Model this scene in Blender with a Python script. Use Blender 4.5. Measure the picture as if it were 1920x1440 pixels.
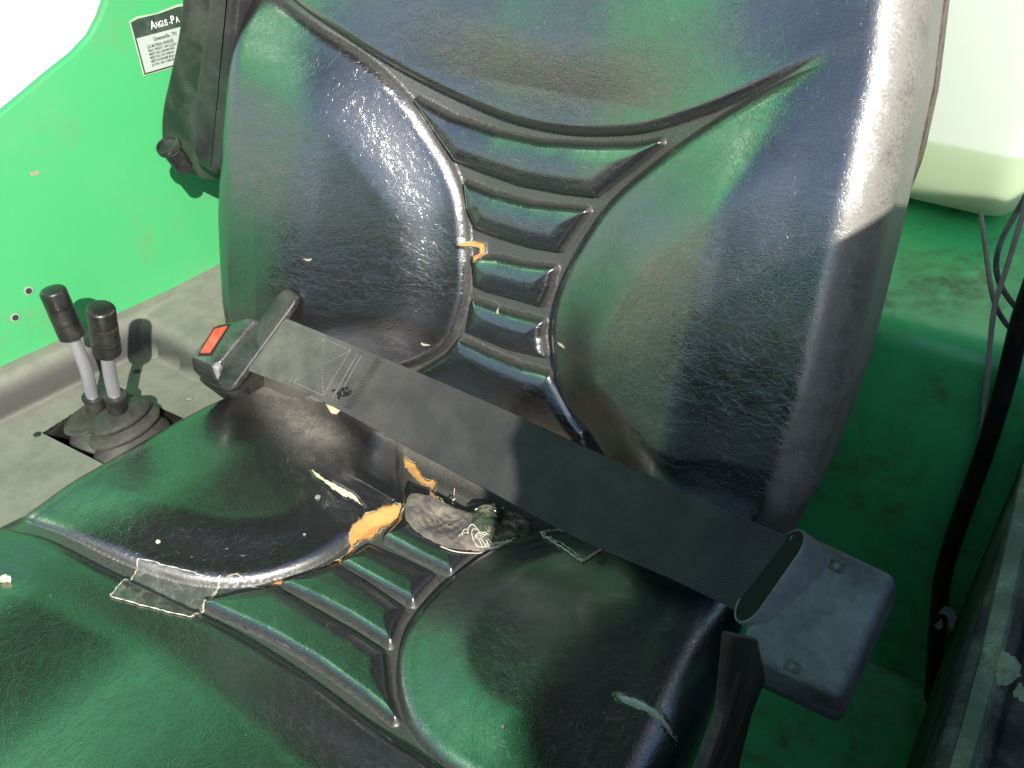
import bpy, bmesh, math, random
import numpy as np
from mathutils import Vector, Matrix
rad = math.radians
random.seed(7); rng = np.random.default_rng(7)
scene = bpy.context.scene
for o in list(bpy.data.objects): bpy.data.objects.remove(o)

# ------------------------------------------------------------------ camera
YAW, PITCH, ROLL = rad(32.635), rad(36.903), rad(-1.79)
CPOS = np.array([.338, -.489, .519]); FPX = 1726.1
cy, sy, cp_, sp_ = math.cos(YAW), math.sin(YAW), math.cos(PITCH), math.sin(PITCH)
CF = np.array([-sy*cp_, cy*cp_, -sp_]); r0 = np.array([cy, sy, 0]); u0 = np.cross(r0, CF)
CR = r0*math.cos(ROLL)+u0*math.sin(ROLL); CU = -r0*math.sin(ROLL)+u0*math.cos(ROLL)
cam_d = bpy.data.cameras.new('camera'); cam = bpy.data.objects.new('camera', cam_d)
scene.collection.objects.link(cam)
cam_d.sensor_width = 36; cam_d.lens = FPX/1920*36; cam_d.clip_start = .02; cam_d.clip_end = 500
M = Matrix(((CR[0], CU[0], -CF[0], CPOS[0]), (CR[1], CU[1], -CF[1], CPOS[1]), (CR[2], CU[2], -CF[2], CPOS[2]), (0, 0, 0, 1)))
cam.matrix_world = M
scene.camera = cam
scene.render.resolution_x, scene.render.resolution_y = 1024, 768

# ------------------------------------------------------------------ light
SUN = np.array([.62, -.53, .58]); SUN /= np.linalg.norm(SUN)
w = bpy.data.worlds.new('World'); scene.world = w; w.use_nodes = True
nt = w.node_tree; bg = nt.nodes['Background']
sky = nt.nodes.new('ShaderNodeTexSky'); sky.sky_type = 'NISHITA'; sky.sun_disc = False
sky.sun_elevation = math.asin(SUN[2]); sky.sun_rotation = math.atan2(SUN[0], SUN[1])
nt.links.new(sky.outputs[0], bg.inputs[0]); bg.inputs[1].default_value = .12
sl = bpy.data.lights.new('sun', 'SUN'); sl.energy = 4.6; sl.angle = rad(.5); sl.color = (1, .95, .86)
so = bpy.data.objects.new('sun', sl); scene.collection.objects.link(so)
so.rotation_euler = Vector(SUN).to_track_quat('Z', 'Y').to_euler(); so.location = (2, -2, 2)
scene.view_settings.view_transform = 'Standard'; scene.view_settings.look = 'None'
scene.view_settings.exposure = .8; scene.view_settings.gamma = 1

# ------------------------------------------------------------------ measuring (traced outlines -> points on real planes)
LEAN, TILT = rad(16.85), rad(3.42)
def ray(p):
    d = CF+CR*(p[0]-960)/FPX+CU*(720-p[1])/FPX
    return d/np.linalg.norm(d)
def pl(p, n, p0):
    n = np.array(n, float); d = ray(p); return CPOS+d*(((np.array(p0)-CPOS)@n)/(d@n))
def Z(p, z): return pl(p, (0, 0, 1), (0, 0, z))
def X(p, x): return pl(p, (1, 0, 0), (x, 0, 0))
def Y(p, y): return pl(p, (0, 1, 0), (0, y, 0))
BN = np.array([0, -math.cos(LEAN), math.sin(LEAN)]); BS = np.array([0, math.sin(LEAN), math.cos(LEAN)])
CN = np.array([0, math.sin(TILT), math.cos(TILT)]); CS = np.array([0, -math.cos(TILT), math.sin(TILT)]); CO = np.array([0, 0, -.01])
def B(p, h=0):
    q = pl(p, BN, BN*h); return (q[0], q@BS)
def K(p, h=0):
    q = pl(p, CN, CO+CN*h); return (q[0], (q-CO)@CS)
def Bs(L, h=0): return [B(p, h) for p in L]
def Ks(L, h=0): return [K(p, h) for p in L]

# ------------------------------------------------------------------ helpers
def link(o, parent=None):
    scene.collection.objects.link(o)
    if parent is not None: o.parent = parent
    return o
def tag(o, label=None, cat=None, group=None, kind=None):
    if label: o['label'] = label
    if cat: o['category'] = cat
    if group: o['group'] = group
    if kind: o['kind'] = kind
    return o
def empty(name, loc=(0, 0, 0)):
    o = bpy.data.objects.new(name, None); o.empty_display_size = .05; link(o); o.location = loc
    return o
def add(name, verts, faces, mat, parent=None, smooth=True, auto=None):
    me = bpy.data.meshes.new(name); me.from_pydata([tuple(map(float, v)) for v in verts], [], faces)
    me.update(); bm = bmesh.new(); bm.from_mesh(me); bmesh.ops.recalc_face_normals(bm, faces=bm.faces); bm.to_mesh(me); bm.free()
    return fin(name, me, mat, parent, smooth)
def fin(name, me, mat, parent=None, smooth=True):
    if mat: me.materials.append(mat)
    if smooth: me.polygons.foreach_set('use_smooth', [True]*len(me.polygons))
    o = bpy.data.objects.new(name, me); link(o)
    if parent is not None:
        o.parent = parent; o.matrix_parent_inverse = Matrix.Translation(-WL(parent))
    return o
LOCS = {}
def WL(p):
    return Vector(p.location) if p.parent is None else Vector((0, 0, 0))
def bmfin(name, bm, mat, parent=None, smooth=True, bevel=0, seg=2, angle=40):
    bmesh.ops.recalc_face_normals(bm, faces=bm.faces)
    if bevel:
        es = [e for e in bm.edges if len(e.link_faces) == 2 and e.calc_face_angle() > rad(angle)]
        bmesh.ops.bevel(bm, geom=es, offset=bevel, segments=seg, profile=.5, affect='EDGES', clamp_overlap=True)
    me = bpy.data.meshes.new(name); bm.to_mesh(me); bm.free()
    o = fin(name, me, mat, parent, False)
    if smooth:
        for p in me.polygons: p.use_smooth = True
        me.set_sharp_from_angle(angle=rad(38))
    return o
def frame(o, ex, ey, ez=None):
    ex = Vector(ex).normalized(); ey = Vector(ey); ey = (ey-ex*ey.dot(ex)).normalized(); ez = ex.cross(ey)
    return Matrix(((ex.x, ey.x, ez.x, o[0]), (ex.y, ey.y, ez.y, o[1]), (ex.z, ey.z, ez.z, o[2]), (0, 0, 0, 1)))
def box(bm, F, c, s):
    m = F @ Matrix.Translation(c) @ Matrix.Diagonal((s[0], s[1], s[2], 1))
    return bmesh.ops.create_cube(bm, size=1, matrix=m)['verts']
def prism(bm, F, poly, z0, z1):
    a = [bm.verts.new(F @ Vector((x, y, z0))) for x, y in poly]; b = [bm.verts.new(F @ Vector((x, y, z1))) for x, y in poly]
    bm.faces.new(a[::-1]); bm.faces.new(b); n = len(poly)
    for i in range(n): bm.faces.new((a[i], a[(i+1) % n], b[(i+1) % n], b[i]))
def lathe(bm, F, prof, n=32, sx=1, sy=1):
    rings = []
    for r, z in prof:
        rings.append([bm.verts.new(F @ Vector((r*sx*math.cos(2*math.pi*k/n), r*sy*math.sin(2*math.pi*k/n), z))) for k in range(n)])
    for a, b in zip(rings, rings[1:]):
        for k in range(n): bm.faces.new((a[k], a[(k+1) % n], b[(k+1) % n], b[k]))
    bm.faces.new(rings[0][::-1]); bm.faces.new(rings[-1])
def smoothpts(P, n):
    P = [np.array(p, float) for p in P]
    if len(P) < 3: return [P[0]+(P[-1]-P[0])*t for t in np.linspace(0, 1, n)]
    Q = [2*P[0]-P[1]]+P+[2*P[-1]-P[-2]]; out = []
    m = max(2, n//(len(P)-1))
    for i in range(1, len(Q)-2):
        for t in np.linspace(0, 1, m, endpoint=False):
            a, b, c, d = Q[i-1:i+3]
            out.append(.5*((2*b)+(-a+c)*t+(2*a-5*b+4*c-d)*t*t+(-a+3*b-3*c+d)*t**3))
    out.append(P[-1]); return out
def tube(bm, P, r, n=10, caps=True):
    P = [Vector(map(float, p)) for p in P]; rings = []; N = len(P)
    rr = r if hasattr(r, '__len__') else [r]*N
    t = (P[1]-P[0]).normalized(); up = Vector((0, 0, 1)) if abs(t.z) < .9 else Vector((1, 0, 0)); a = t.cross(up).normalized()
    for i in range(N):
        t = (P[min(i+1, N-1)]-P[max(i-1, 0)]).normalized(); a = (a-t*a.dot(t)).normalized(); b = t.cross(a)
        rings.append([bm.verts.new(P[i]+(a*math.cos(2*math.pi*k/n)+b*math.sin(2*math.pi*k/n))*rr[i]) for k in range(n)])
    for A, C_ in zip(rings, rings[1:]):
        for k in range(n): bm.faces.new((A[k], A[(k+1) % n], C_[(k+1) % n], C_[k]))
    if caps: bm.faces.new(rings[0][::-1]); bm.faces.new(rings[-1])

# ------------------------------------------------------------------ materials
def mat(name, base=(.5, .5, .5), rough=.5, metal=0, ior=1.5, coat=0, coat_rough=.1):
    m = bpy.data.materials.new(name); m.use_nodes = True; b = m.node_tree.nodes['Principled BSDF']
    b.inputs['Base Color'].default_value = (*base, 1); b.inputs['Roughness'].default_value = rough
    b.inputs['Metallic'].default_value = metal; b.inputs['IOR'].default_value = ior
    b.inputs['Coat Weight'].default_value = coat; b.inputs['Coat Roughness'].default_value = coat_rough
    return m, m.node_tree, b
def N(t, typ, **kw):
    n = t.nodes.new('ShaderNode'+typ)
    for k, v in kw.items():
        if k in n.inputs: n.inputs[k].default_value = v
        else: setattr(n, k, v)
    return n
def noise(t, scale, detail=4, rough=.55, dist=0, vec=None):
    n = N(t, 'TexNoise'); n.inputs['Scale'].default_value = scale; n.inputs['Detail'].default_value = detail
    n.inputs['Roughness'].default_value = rough; n.inputs['Distortion'].default_value = dist
    t.links.new(vec if vec is not None else coords(t), n.inputs['Vector']); return n.outputs['Fac']
def coords(t):
    for n in t.nodes:
        if n.type == 'TEX_COORD': return n.outputs['Object']
    return t.nodes.new('ShaderNodeTexCoord').outputs['Object']
def ramp(t, src, a, b, ca=0., cb=1.):
    n = N(t, 'MapRange'); n.interpolation_type = 'SMOOTHSTEP'
    for i, v in zip((1, 2, 3, 4), (a, b, ca, cb)): n.inputs[i].default_value = v
    t.links.new(src, n.inputs[0]); return n.outputs[0]
def mul(t, a, b, op='MULTIPLY'):
    n = N(t, 'Math'); n.operation = op
    for i, v in ((0, a), (1, b)):
        if isinstance(v, (int, float)): n.inputs[i].default_value = v
        else: t.links.new(v, n.inputs[i])
    return n.outputs[0]
def mixc(t, fac, a, b):
    n = N(t, 'Mix', data_type='RGBA')
    t.links.new(fac, n.inputs[0])
    for i, v in ((6, a), (7, b)):
        if isinstance(v, tuple): n.inputs[i].default_value = (*v, 1)
        else: t.links.new(v, n.inputs[i])
    return n.outputs[2]
def mixf(t, fac, a, b):
    n = N(t, 'Mix', data_type='FLOAT'); t.links.new(fac, n.inputs[0])
    for i, v in ((2, a), (3, b)):
        if isinstance(v, (int, float)): n.inputs[i].default_value = v
        else: t.links.new(v, n.inputs[i])
    return n.outputs[0]
def bump(t, h, b, dist=.001, strength=1, prev=None):
    n = N(t, 'Bump'); n.inputs['Distance'].default_value = dist; n.inputs['Strength'].default_value = strength
    t.links.new(h, n.inputs['Height'])
    if prev is not None: t.links.new(prev, n.inputs['Normal'])
    t.links.new(n.outputs[0], b.inputs['Normal']); return n.outputs[0]
def attr(t, name):
    n = N(t, 'Attribute'); n.attribute_name = name; return n.outputs['Fac']

def vinyl():
    m, t, b = mat('black vinyl', (.012, .012, .012), .3, ior=2.8)
    du = attr(t, 'dust'); st = attr(t, 'stain')
    n1 = noise(t, 60, 6, .65); n2 = noise(t, 520, 4, .6); n3 = noise(t, 14, 4, .6)
    # channel dust broken up by noise; film of fine dust everywhere
    dm = mul(t, du, ramp(t, n2, .3, .62, .35, 1.))
    film = mul(t, ramp(t, n3, .45, .75), ramp(t, n2, .45, .7))
    c1 = mixc(t, mul(t, film, .03), (.011, .011, .0115), (.12, .11, .09))
    c2 = mixc(t, mul(t, dm, .85), c1, (.065, .066, .06))
    sm = mul(t, mul(t, st, ramp(t, n1, .30, .6, .62, 1.)), ramp(t, n2, .32, .6, .6, 1.))
    c3 = mixc(t, sm, c2, (.22, .21, .18))
    spk = N(t, 'TexVoronoi'); spk.inputs['Scale'].default_value = 75; t.links.new(coords(t), spk.inputs['Vector'])
    sp = mul(t, ramp(t, spk.outputs['Distance'], .035, .02), ramp(t, n3, .5, .6))
    c4 = mixc(t, mul(t, sp, .6), c3, (.45, .45, .42))
    for k_, (ro, sc_) in enumerate((((.4, .9, .2), (160, 160, 9)), ((1.2, .1, 1.4), (9, 170, 170)))):
        m2 = N(t, 'Mapping'); t.links.new(coords(t), m2.inputs[0]); m2.inputs['Rotation'].default_value = ro; m2.inputs['Scale'].default_value = sc_
        q = mul(t, ramp(t, noise(t, 3.2, 2, .5, .6, m2.outputs[0]), .735, .755), ramp(t, n3, .42, .6))
        c4 = mixc(t, mul(t, q, .45), c4, (.22, .22, .20))
    t.links.new(c4, b.inputs['Base Color'])
    r = mixf(t, ramp(t, n3, .3, .7), .19, .23); r = mixf(t, dm, r, .62); r = mixf(t, sm, r, .8)
    t.links.new(r, b.inputs['Roughness'])
    t.links.new(mixf(t, mul(t, dm, sm, 'MAXIMUM'), .5, .08), b.inputs['Specular IOR Level'])
    # leather grain: stretched cracks + fine pebble
    mp = N(t, 'Mapping'); t.links.new(coords(t), mp.inputs[0]); mp.inputs['Rotation'].default_value = (.3, .2, .5); mp.inputs['Scale'].default_value = (1, 1.0, 1.6)
    wn = N(t, 'TexNoise'); wn.inputs['Scale'].default_value = 45; wn.inputs['Detail'].default_value = 3; t.links.new(mp.outputs[0], wn.inputs['Vector'])
    ad = N(t, 'VectorMath'); ad.operation = 'MULTIPLY_ADD'; ad.inputs[1].default_value = (.03, .03, .03); t.links.new(wn.outputs['Color'], ad.inputs[0]); t.links.new(mp.outputs[0], ad.inputs[2])
    v = N(t, 'TexVoronoi'); v.feature = 'DISTANCE_TO_EDGE'; v.inputs['Scale'].default_value = 380; t.links.new(ad.outputs[0], v.inputs['Vector'])
    cr = ramp(t, v.outputs['Distance'], 0, .16)
    v2 = N(t, 'TexVoronoi'); v2.feature = 'DISTANCE_TO_EDGE'; v2.inputs['Scale'].default_value = 120; t.links.new(ad.outputs[0], v2.inputs['Vector'])
    cr2 = ramp(t, v2.outputs['Distance'], 0, .05)
    k = bump(t, cr, b, .000065, .5); k = bump(t, cr2, b, .00008, .45, k)
    k = bump(t, noise(t, 900, 3, .6), b, .00002, .5, k); bump(t, noise(t, 22, 3, .5), b, .00006, .6, k)
    return m
def plastic(name, base, rough=.5, dust=(.3, .3, .26), amount=.5, scale=30, bumpd=.0002, ior=1.5, lo=.42, hi=.68, fl=.5):
    m, t, b = mat(name, base, rough, ior=ior)
    a = ramp(t, noise(t, scale, 8, .65, .4), lo, hi); f = ramp(t, noise(t, scale*14, 4, .6), .35, .65, fl, 1)
    k = mul(t, mul(t, a, f), amount)
    t.links.new(mixc(t, k, base, dust), b.inputs['Base Color'])
    t.links.new(mixf(t, k, rough, .85), b.inputs['Roughness'])
    bump(t, noise(t, scale*20, 4, .6), b, bumpd)
    return m
def paint(name, base=(.015, .40, .10), dirt=(.16, .13, .07), amount=.5, lo=.5, hi=.75):
    m, t, b = mat(name, base, .33, coat=.25, coat_rough=.15)
    a = ramp(t, noise(t, 9, 8, .7, .5), lo, hi); s = noise(t, 60, 6, .6)
    k = mul(t, mul(t, a, ramp(t, s, .3, .7)), amount)
    mp = N(t, 'Mapping'); t.links.new(coords(t), mp.inputs[0]); mp.inputs['Rotation'].default_value = (.7, .2, 0); mp.inputs['Scale'].default_value = (30, 30, 3)
    sc = ramp(t, noise(t, 8, 5, .6, 0, mp.outputs[0]), .70, .76)
    c = mixc(t, k, base, dirt); c = mixc(t, mul(t, sc, .5), c, (.25, .55, .35))
    hz = ramp(t, noise(t, 4, 5, .6), .35, .75)
    c = mixc(t, mul(t, hz, .12), c, (.18, .42, .22))
    t.links.new(c, b.inputs['Base Color']); t.links.new(mixf(t, k, .33, .7), b.inputs['Roughness'])
    bump(t, noise(t, 120, 3, .5), b, .0002)
    return m
VINYL = vinyl()
GREEN = paint('green paint', (.05, .335, .12)); GREEN_DIRTY = paint('dirty green paint', (.065, .58, .19), (.10, .085, .04), .75, .42, .65)
CONSOLE = plastic('dusty console plastic', (.035, .035, .035), .55, (.19, .195, .155), 1.0, 5, .0003, lo=.0, hi=.55, fl=.82)
BLACK = plastic('black plastic', (.014, .014, .014), .38, (.15, .15, .13), .35, 25)
def _cons():
    t = CONSOLE.node_tree; b = t.nodes['Principled BSDF']; g = N(t, 'NewGeometry'); sp = N(t, 'SeparateXYZ'); t.links.new(g.outputs['Normal'], sp.inputs[0])
    up = ramp(t, sp.outputs[2], .35, .97, .12, 1.)
    for l in list(b.inputs['Base Color'].links): mixn = l.from_node
    src = mixn.inputs[0].links[0].from_socket; m_ = mul(t, src, up); t.links.new(m_, mixn.inputs[0])
_cons()
RUBBER = plastic('dusty rubber', (.02, .02, .02), .6, (.13, .13, .10), .35, 30, lo=.3, hi=.6)
RETR = plastic('scuffed grey plastic', (.03, .034, .037), .5, (.20, .235, .245), .85, 14, .0006, lo=.25, hi=.65, fl=.75)
RAIL = plastic('grimy black rail', (.02, .022, .02), .6, (.22, .27, .21), .8, 18, .0006, lo=.36, hi=.66)
METAL = mat('brushed lever steel', (.42, .42, .44), .35, .6)[0]
SHELL = plastic('brown shell', (.05, .025, .018), .5)
def foam():
    m, t, b = mat('foam', (.62, .34, .11), .9)
    t.links.new(mixc(t, noise(t, 90, 4), (.70, .38, .12), (.48, .25, .08)), b.inputs['Base Color'])
    bump(t, noise(t, 700, 4, .7), b, .0012); return m
FOAM = foam(); FOAM2 = mat('pale foam', (.80, .66, .40), .9)[0]
FRAY = plastic('frayed backing cloth', (.36, .33, .26), .9, (.2, .18, .13), .6, 60)
THREAD = mat('pale thread', (.62, .58, .48), .9)[0]

# ------------------------------------------------------------------ moulded cushions
def seg_dist(U, V, line):
    d = np.full(U.shape, 9., np.float32)
    for (x0, y0), (x1, y1) in zip(line, line[1:]):
        dx, dy = x1-x0, y1-y0; L = dx*dx+dy*dy+1e-12
        t = np.clip(((U-x0)*dx+(V-y0)*dy)/L, 0, 1)
        np.minimum(d, np.hypot(U-x0-t*dx, V-y0-t*dy), out=d)
    return d
def inside(U, V, poly):
    r = np.zeros(U.shape, bool); n = len(poly)
    for i in range(n):
        x0, y0 = poly[i]; x1, y1 = poly[(i+1) % n]
        c = (y0 > V) != (y1 > V)
        r ^= c & (U < (x1-x0)*(V-y0)/((y1-y0) if y1 != y0 else 1e-9)+x0)
    return r
def sm2(P, n=60):
    return [tuple(q) for q in smoothpts([np.array(p) for p in P], n)]
def sstep(x, a, b):
    t = np.clip((x-a)/(b-a), 0, 1); return t*t*(3-2*t)
def lump(shape, cells, seed, amp):
    g = np.random.default_rng(seed).normal(size=(cells, cells))
    xs = np.linspace(0, cells-1.001, shape[1]); ys = np.linspace(0, cells-1.001, shape[0])
    xi, yi = xs.astype(int), ys.astype(int); fx = xs-xi; fy = ys-yi; fx = fx*fx*(3-2*fx); fy = fy*fy*(3-2*fy)
    a = g[np.ix_(yi, xi)]*(1-fx)+g[np.ix_(yi, xi+1)]*fx; b = g[np.ix_(yi+1, xi)]*(1-fx)+g[np.ix_(yi+1, xi+1)]*fx
    return amp*(a*(1-fy[:, None])+b*fy[:, None])

class Pad:
    off = .0032
    """surface point = O + x*ex + s*es + h*n ; cross-section rounded at both sides and ends"""
    def __init__(s_, O, es, n, Wf, H0, s0, s1, r, T, Rend, pads, D, tears, wl=0.):
        s_.O, s_.es, s_.n, s_.Wf, s_.H0, s_.s0, s_.s1, s_.r, s_.T, s_.Rend, s_.pads, s_.D, s_.tears, s_.wl = O, es, n, Wf, H0, s0, s1, r, T, Rend, pads, D, tears, wl
    def disp(s, U, V):
        """returns height above channel floor and channel mask"""
        h = np.zeros(U.shape, np.float32); m = np.ones(U.shape, np.float32)
        for poly, edge, wr, dome, dw in s.pads:
            ex_ = np.array(edge); big = len(poly) != len(edge)-1 and len(edge) > 40
            box_ = np.ones(U.shape, bool) if big else (U > ex_[:, 0].min()-.004) & (U < ex_[:, 0].max()+.004) & (V > ex_[:, 1].min()-.004) & (V < ex_[:, 1].max()+.004)
            sd = np.full(U.shape, -1., np.float32); u_, v_ = U[box_], V[box_]
            dd = seg_dist(u_, v_, edge); sd[box_] = np.where(inside(u_, v_, poly), dd, -dd)+s.off
            ins = sd > 0
            if not ins.any(): continue
            d = np.where(ins, sd, 0)
            t = np.clip(d/wr, 0, 1); hh = s.D*np.sqrt(1-(1-t)**2)+dome*sstep(d, 0, dw)
            h = np.where(ins, hh, h); m = np.where(ins, 1-sstep(d, .0, wr*.5), m)
        return h, m
    def build(s, name, parent, step=.0009, stain=None, extra=None):
        w_front = np.arange(-.235, .2351, step)
        side = np.linspace(0, 1, 60)
        sv = np.arange(s.s0, s.s1, step*1.0)
        W = s.Wf(sv)[:, None]
        WLx = W+s.wl
        # front columns map to u in [-(W-r), W-r]
        k = np.linspace(-1, 1, int(.47/step))[None, :]
        U = np.where(k < 0, k*(W-s.r+s.wl), k*(W-s.r)); V = np.repeat(sv[:, None], U.shape[1], 1)
        hd, mask = s.disp(U, V)
        fade = 1-sstep(np.abs(U), W-s.r-.075, W-s.r-.012)
        fade = np.where(U < 0, .55+.45*fade, fade)
        mask = mask*(.1+.9*fade)
        base = s.H0(U, V)+(hd-s.D)*fade
        if extra is not None: base = base+extra(U, V)
        e = np.minimum(sv-s.s0, s.s1-sv); R = s.Rend
        endd = np.where(e < R, R-np.sqrt(np.maximum(R*R-(R-e)**2, 0)), 0)[:, None]
        base = base-endd
        # side wrap columns
        A = []; n1 = 26
        for sgn in (-1, 1):
            W = WLx if sgn < 0 else WLx-s.wl
            edge = base[:, :1] if sgn < 0 else base[:, -1:]
            cols_u, cols_h = [], []
            th = np.linspace(0, math.pi/2, n1+1)[1:]
            for a in th:
                cols_u.append(sgn*((W-s.r)+s.r*math.sin(a))); cols_h.append(edge-s.r*(1-math.cos(a)))
            last = edge-s.r
            dmax = -s.T
            for f in np.linspace(0, 1, 30)[1:]:
                cols_u.append(sgn*(W-.004*math.sin(f*math.pi*.5)*1.0)); cols_h.append(last+(dmax-last)*f)
            cols_u.append(sgn*(W-.03)); cols_h.append(np.full_like(last, dmax-.006))
            cols_u.append(sgn*(W-W)); cols_h.append(np.full_like(last, dmax-.006))
            cu = np.concatenate([np.broadcast_to(c, last.shape) for c in cols_u], 1); ch = np.concatenate([np.broadcast_to(c, last.shape) for c in cols_h], 1)
            A.append((cu, ch))
        UU = np.concatenate([A[0][0][:, ::-1], U, A[1][0]], 1); HH = np.concatenate([A[0][1][:, ::-1], base, A[1][1]], 1)
        VV = np.repeat(sv[:, None], UU.shape[1], 1)
        nl = A[0][0].shape[1]
        s.grid = (sv, k[0], base, U)
        lum = lump(UU.shape, 26, 3, .0004)+lump(UU.shape, 60, 5, .00015); HH = HH+lum*.12
        P = s.O+UU[..., None]*np.array([1, 0, 0])+VV[..., None]*s.es+HH[..., None]*s.n
        rows, cols = UU.shape
        MK = np.zeros(UU.shape, np.float32); MK[:, nl:nl+U.shape[1]] = mask
        ST = np.zeros(UU.shape, np.float32)
        if stain is not None: ST = stain(UU, VV, HH).astype(np.float32)
        idx = np.arange(rows*cols).reshape(rows, cols)
        q = np.stack([idx[:-1, :-1], idx[:-1, 1:], idx[1:, 1:], idx[1:, :-1]], -1).reshape(-1, 4)
        cu = .25*(UU[:-1, :-1]+UU[:-1, 1:]+UU[1:, 1:]+UU[1:, :-1]).reshape(-1); cv = (.5*(VV[:-1, :-1]+VV[1:, 1:])).reshape(-1)
        cj = np.tile(np.arange(cols-1), rows-1); front = (cj >= nl-30) & (cj < nl+U.shape[1]+30)
        keep = np.ones(len(q), bool); foams = []
        for poly, m, depth in s.tears:
            bx = [p[0] for p in poly]; by = [p[1] for p in poly]
            sel = front & (cu > min(bx)) & (cu < max(bx)) & (cv > min(by)) & (cv < max(by))
            ii = np.nonzero(sel)[0]; ii = ii[inside(cu[ii], cv[ii], poly)]
            keep[ii] = False; foams.append((ii, m, depth, poly))
        def mk(nm, Pts, Q, mt, par):
            me = bpy.data.meshes.new(nm)
            me.vertices.add(len(Pts)); me.vertices.foreach_set('co', Pts.astype(np.float32).ravel())
            me.loops.add(len(Q)*4); me.loops.foreach_set('vertex_index', Q.astype(np.int32).ravel())
            me.polygons.add(len(Q)); me.polygons.foreach_set('loop_start', np.arange(0, len(Q)*4, 4, dtype=np.int32))
            me.polygons.foreach_set('loop_total', np.full(len(Q), 4, np.int32)) if False else None
            me.update(calc_edges=True); me.validate()
            me.polygons.foreach_set('use_smooth', np.ones(len(me.polygons), bool)); me.materials.append(mt)
            o = bpy.data.objects.new(nm, me); link(o); o.parent = par
            if par is not None: o.matrix_parent_inverse = Matrix.Translation(-WL(par))
            return o
        pts = P.reshape(-1, 3)
        # torn rims curl up slightly
        for ii, m, depth, poly in foams:
            bx = [p[0] for p in poly]; by = [p[1] for p in poly]
            g = (np.abs(UU.reshape(-1)-(min(bx)+max(bx))/2) < (max(bx)-min(bx))/2+.01) & (np.abs(VV.reshape(-1)-(min(by)+max(by))/2) < (max(by)-min(by))/2+.01)
            gi = np.nonzero(g)[0]; d = seg_dist(UU.reshape(-1)[gi], VV.reshape(-1)[gi], poly+poly[:1])
            pts[gi] += (np.exp(-(d/.0015)**2)*.0009)[:, None]*s.n
        o = mk(name, pts, q[keep] , VINYL, parent)
        for nm, arr in (('dust', MK), ('stain', ST)):
            a = o.data.attributes.new(nm, 'FLOAT', 'POINT'); a.data.foreach_set('value', arr.ravel().astype(np.float32))
        for ii, m, depth, poly in foams:
            if len(ii) == 0: print('EMPTY TEAR', poly[0]); continue
            Q = q[ii]
            # grow: include neighbouring faces so the foam tucks under the skin
            rr, cc = np.divmod(ii, cols-1); S = set()
            for dr in (-2, -1, 0, 1, 2):
                for dc in (-2, -1, 0, 1, 2):
                    S.update(((rr+dr)*(cols-1)+cc+dc).tolist())
            Q = q[np.array([x for x in S if 0 <= x < len(q)])]
            un, inv = np.unique(Q.ravel(), return_inverse=True)
            pp = P.reshape(-1, 3)[un]-s.n*(depth+rng.normal(0, .00012, (len(un), 1)))
            mk('exposed_foam', pp, inv.reshape(-1, 4), m, o)
        s.obj = o; s.P = P; s.nl = nl; s.UU = UU
        return o
    def surf(s, u, v, off=0.):
        i = int(np.clip((v-s.s0)/(s.grid[0][1]-s.grid[0][0]), 0, len(s.grid[0])-1))
        row = s.UU[i, s.nl-26:s.nl+len(s.grid[1])+26]; j = int(np.clip(np.searchsorted(row, u), 0, len(row)-1))
        return s.P[i, s.nl-26+j]+s.n*off

# ---- backrest outline and pads
SB = [-.03, .0, .03, .07, .15, .24, .34, .40, .47, .53, .57]; WB = [.225, .248, .257, .264, .268, .264, .257, .247, .22, .165, .12]
def Wb(s): return np.interp(s, SB, WB)
def H0b(U, V):
    W = Wb(V); a = np.abs(U)
    crest = .042*(1-sstep(V, .26, .42)*.55)
    return crest*sstep(a, .03, W-.04)*1.0+.006*np.sin(np.clip(V/.3, 0, 1)*math.pi)
arc = [(-.33, .40), (-.27, .368)]+Bs([(600, 0), (680, 60), (760, 120), (850, 175), (950, 220), (1050, 243), (1130, 246), (1220, 238), (1320, 210), (1400, 180), (1480, 140)])+[(.205, .358), (.25, .39), (.33, .45)]
arc = sm2(arc, 80)
Lc = [(-.33, .385), (-.27, .35)]+Bs([(570, 10), (640, 60), (720, 120), (780, 190), (820, 260), (850, 320), (868, 380), (874, 440), (876, 500), (870, 560), (855, 610), (830, 650), (790, 675), (740, 688)])+[(-.135, .033), (-.19, .0), (-.25, -.04)]
Rc = [(.33, .42), (.25, .372), (.205, .343)]+Bs([(1440, 185), (1320, 255), (1240, 310), (1160, 375), (1110, 440), (1075, 500), (1050, 560), (1040, 620), (1045, 680), (1060, 740), (1090, 780), (1120, 810)])+[(.125, .03), (.17, .0), (.23, -.04)]
Lc = sm2(Lc, 120); Rc = sm2(Rc, 120)
pb = [
 [(795, 188), (850, 222), (930, 252), (1020, 270), (1120, 276), (1200, 274), (1247, 266), (1190, 310), (1120, 362), (1060, 357), (980, 342), (910, 318), (858, 296), (830, 250)],
 [(876, 345), (930, 368), (1000, 386), (1100, 396), (1075, 430), (1050, 466), (1000, 458), (940, 440), (898, 424), (882, 390)],
 [(893, 484), (939, 486), (986, 498), (1039, 504), (1032, 536), (1017, 569), (970, 555), (920, 542), (898, 532)],
 [(892, 565), (956, 588), (1018, 604), (1015, 630), (1021, 665), (959, 651), (882, 619)],
]
pads_b = [(arc+[(.4, .8), (-.4, .8)], arc, .008, .006, .07), (Lc+[(-.4, -.1), (-.4, .5)], Lc, .009, .012, .06), (Rc+[(.4, -.1), (.4, .5)], Rc, .009, .012, .06)]
for q in pb:
    P_ = Bs(q); pads_b.append((P_, P_+P_[:1], .0065, .0025, .015))
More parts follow.
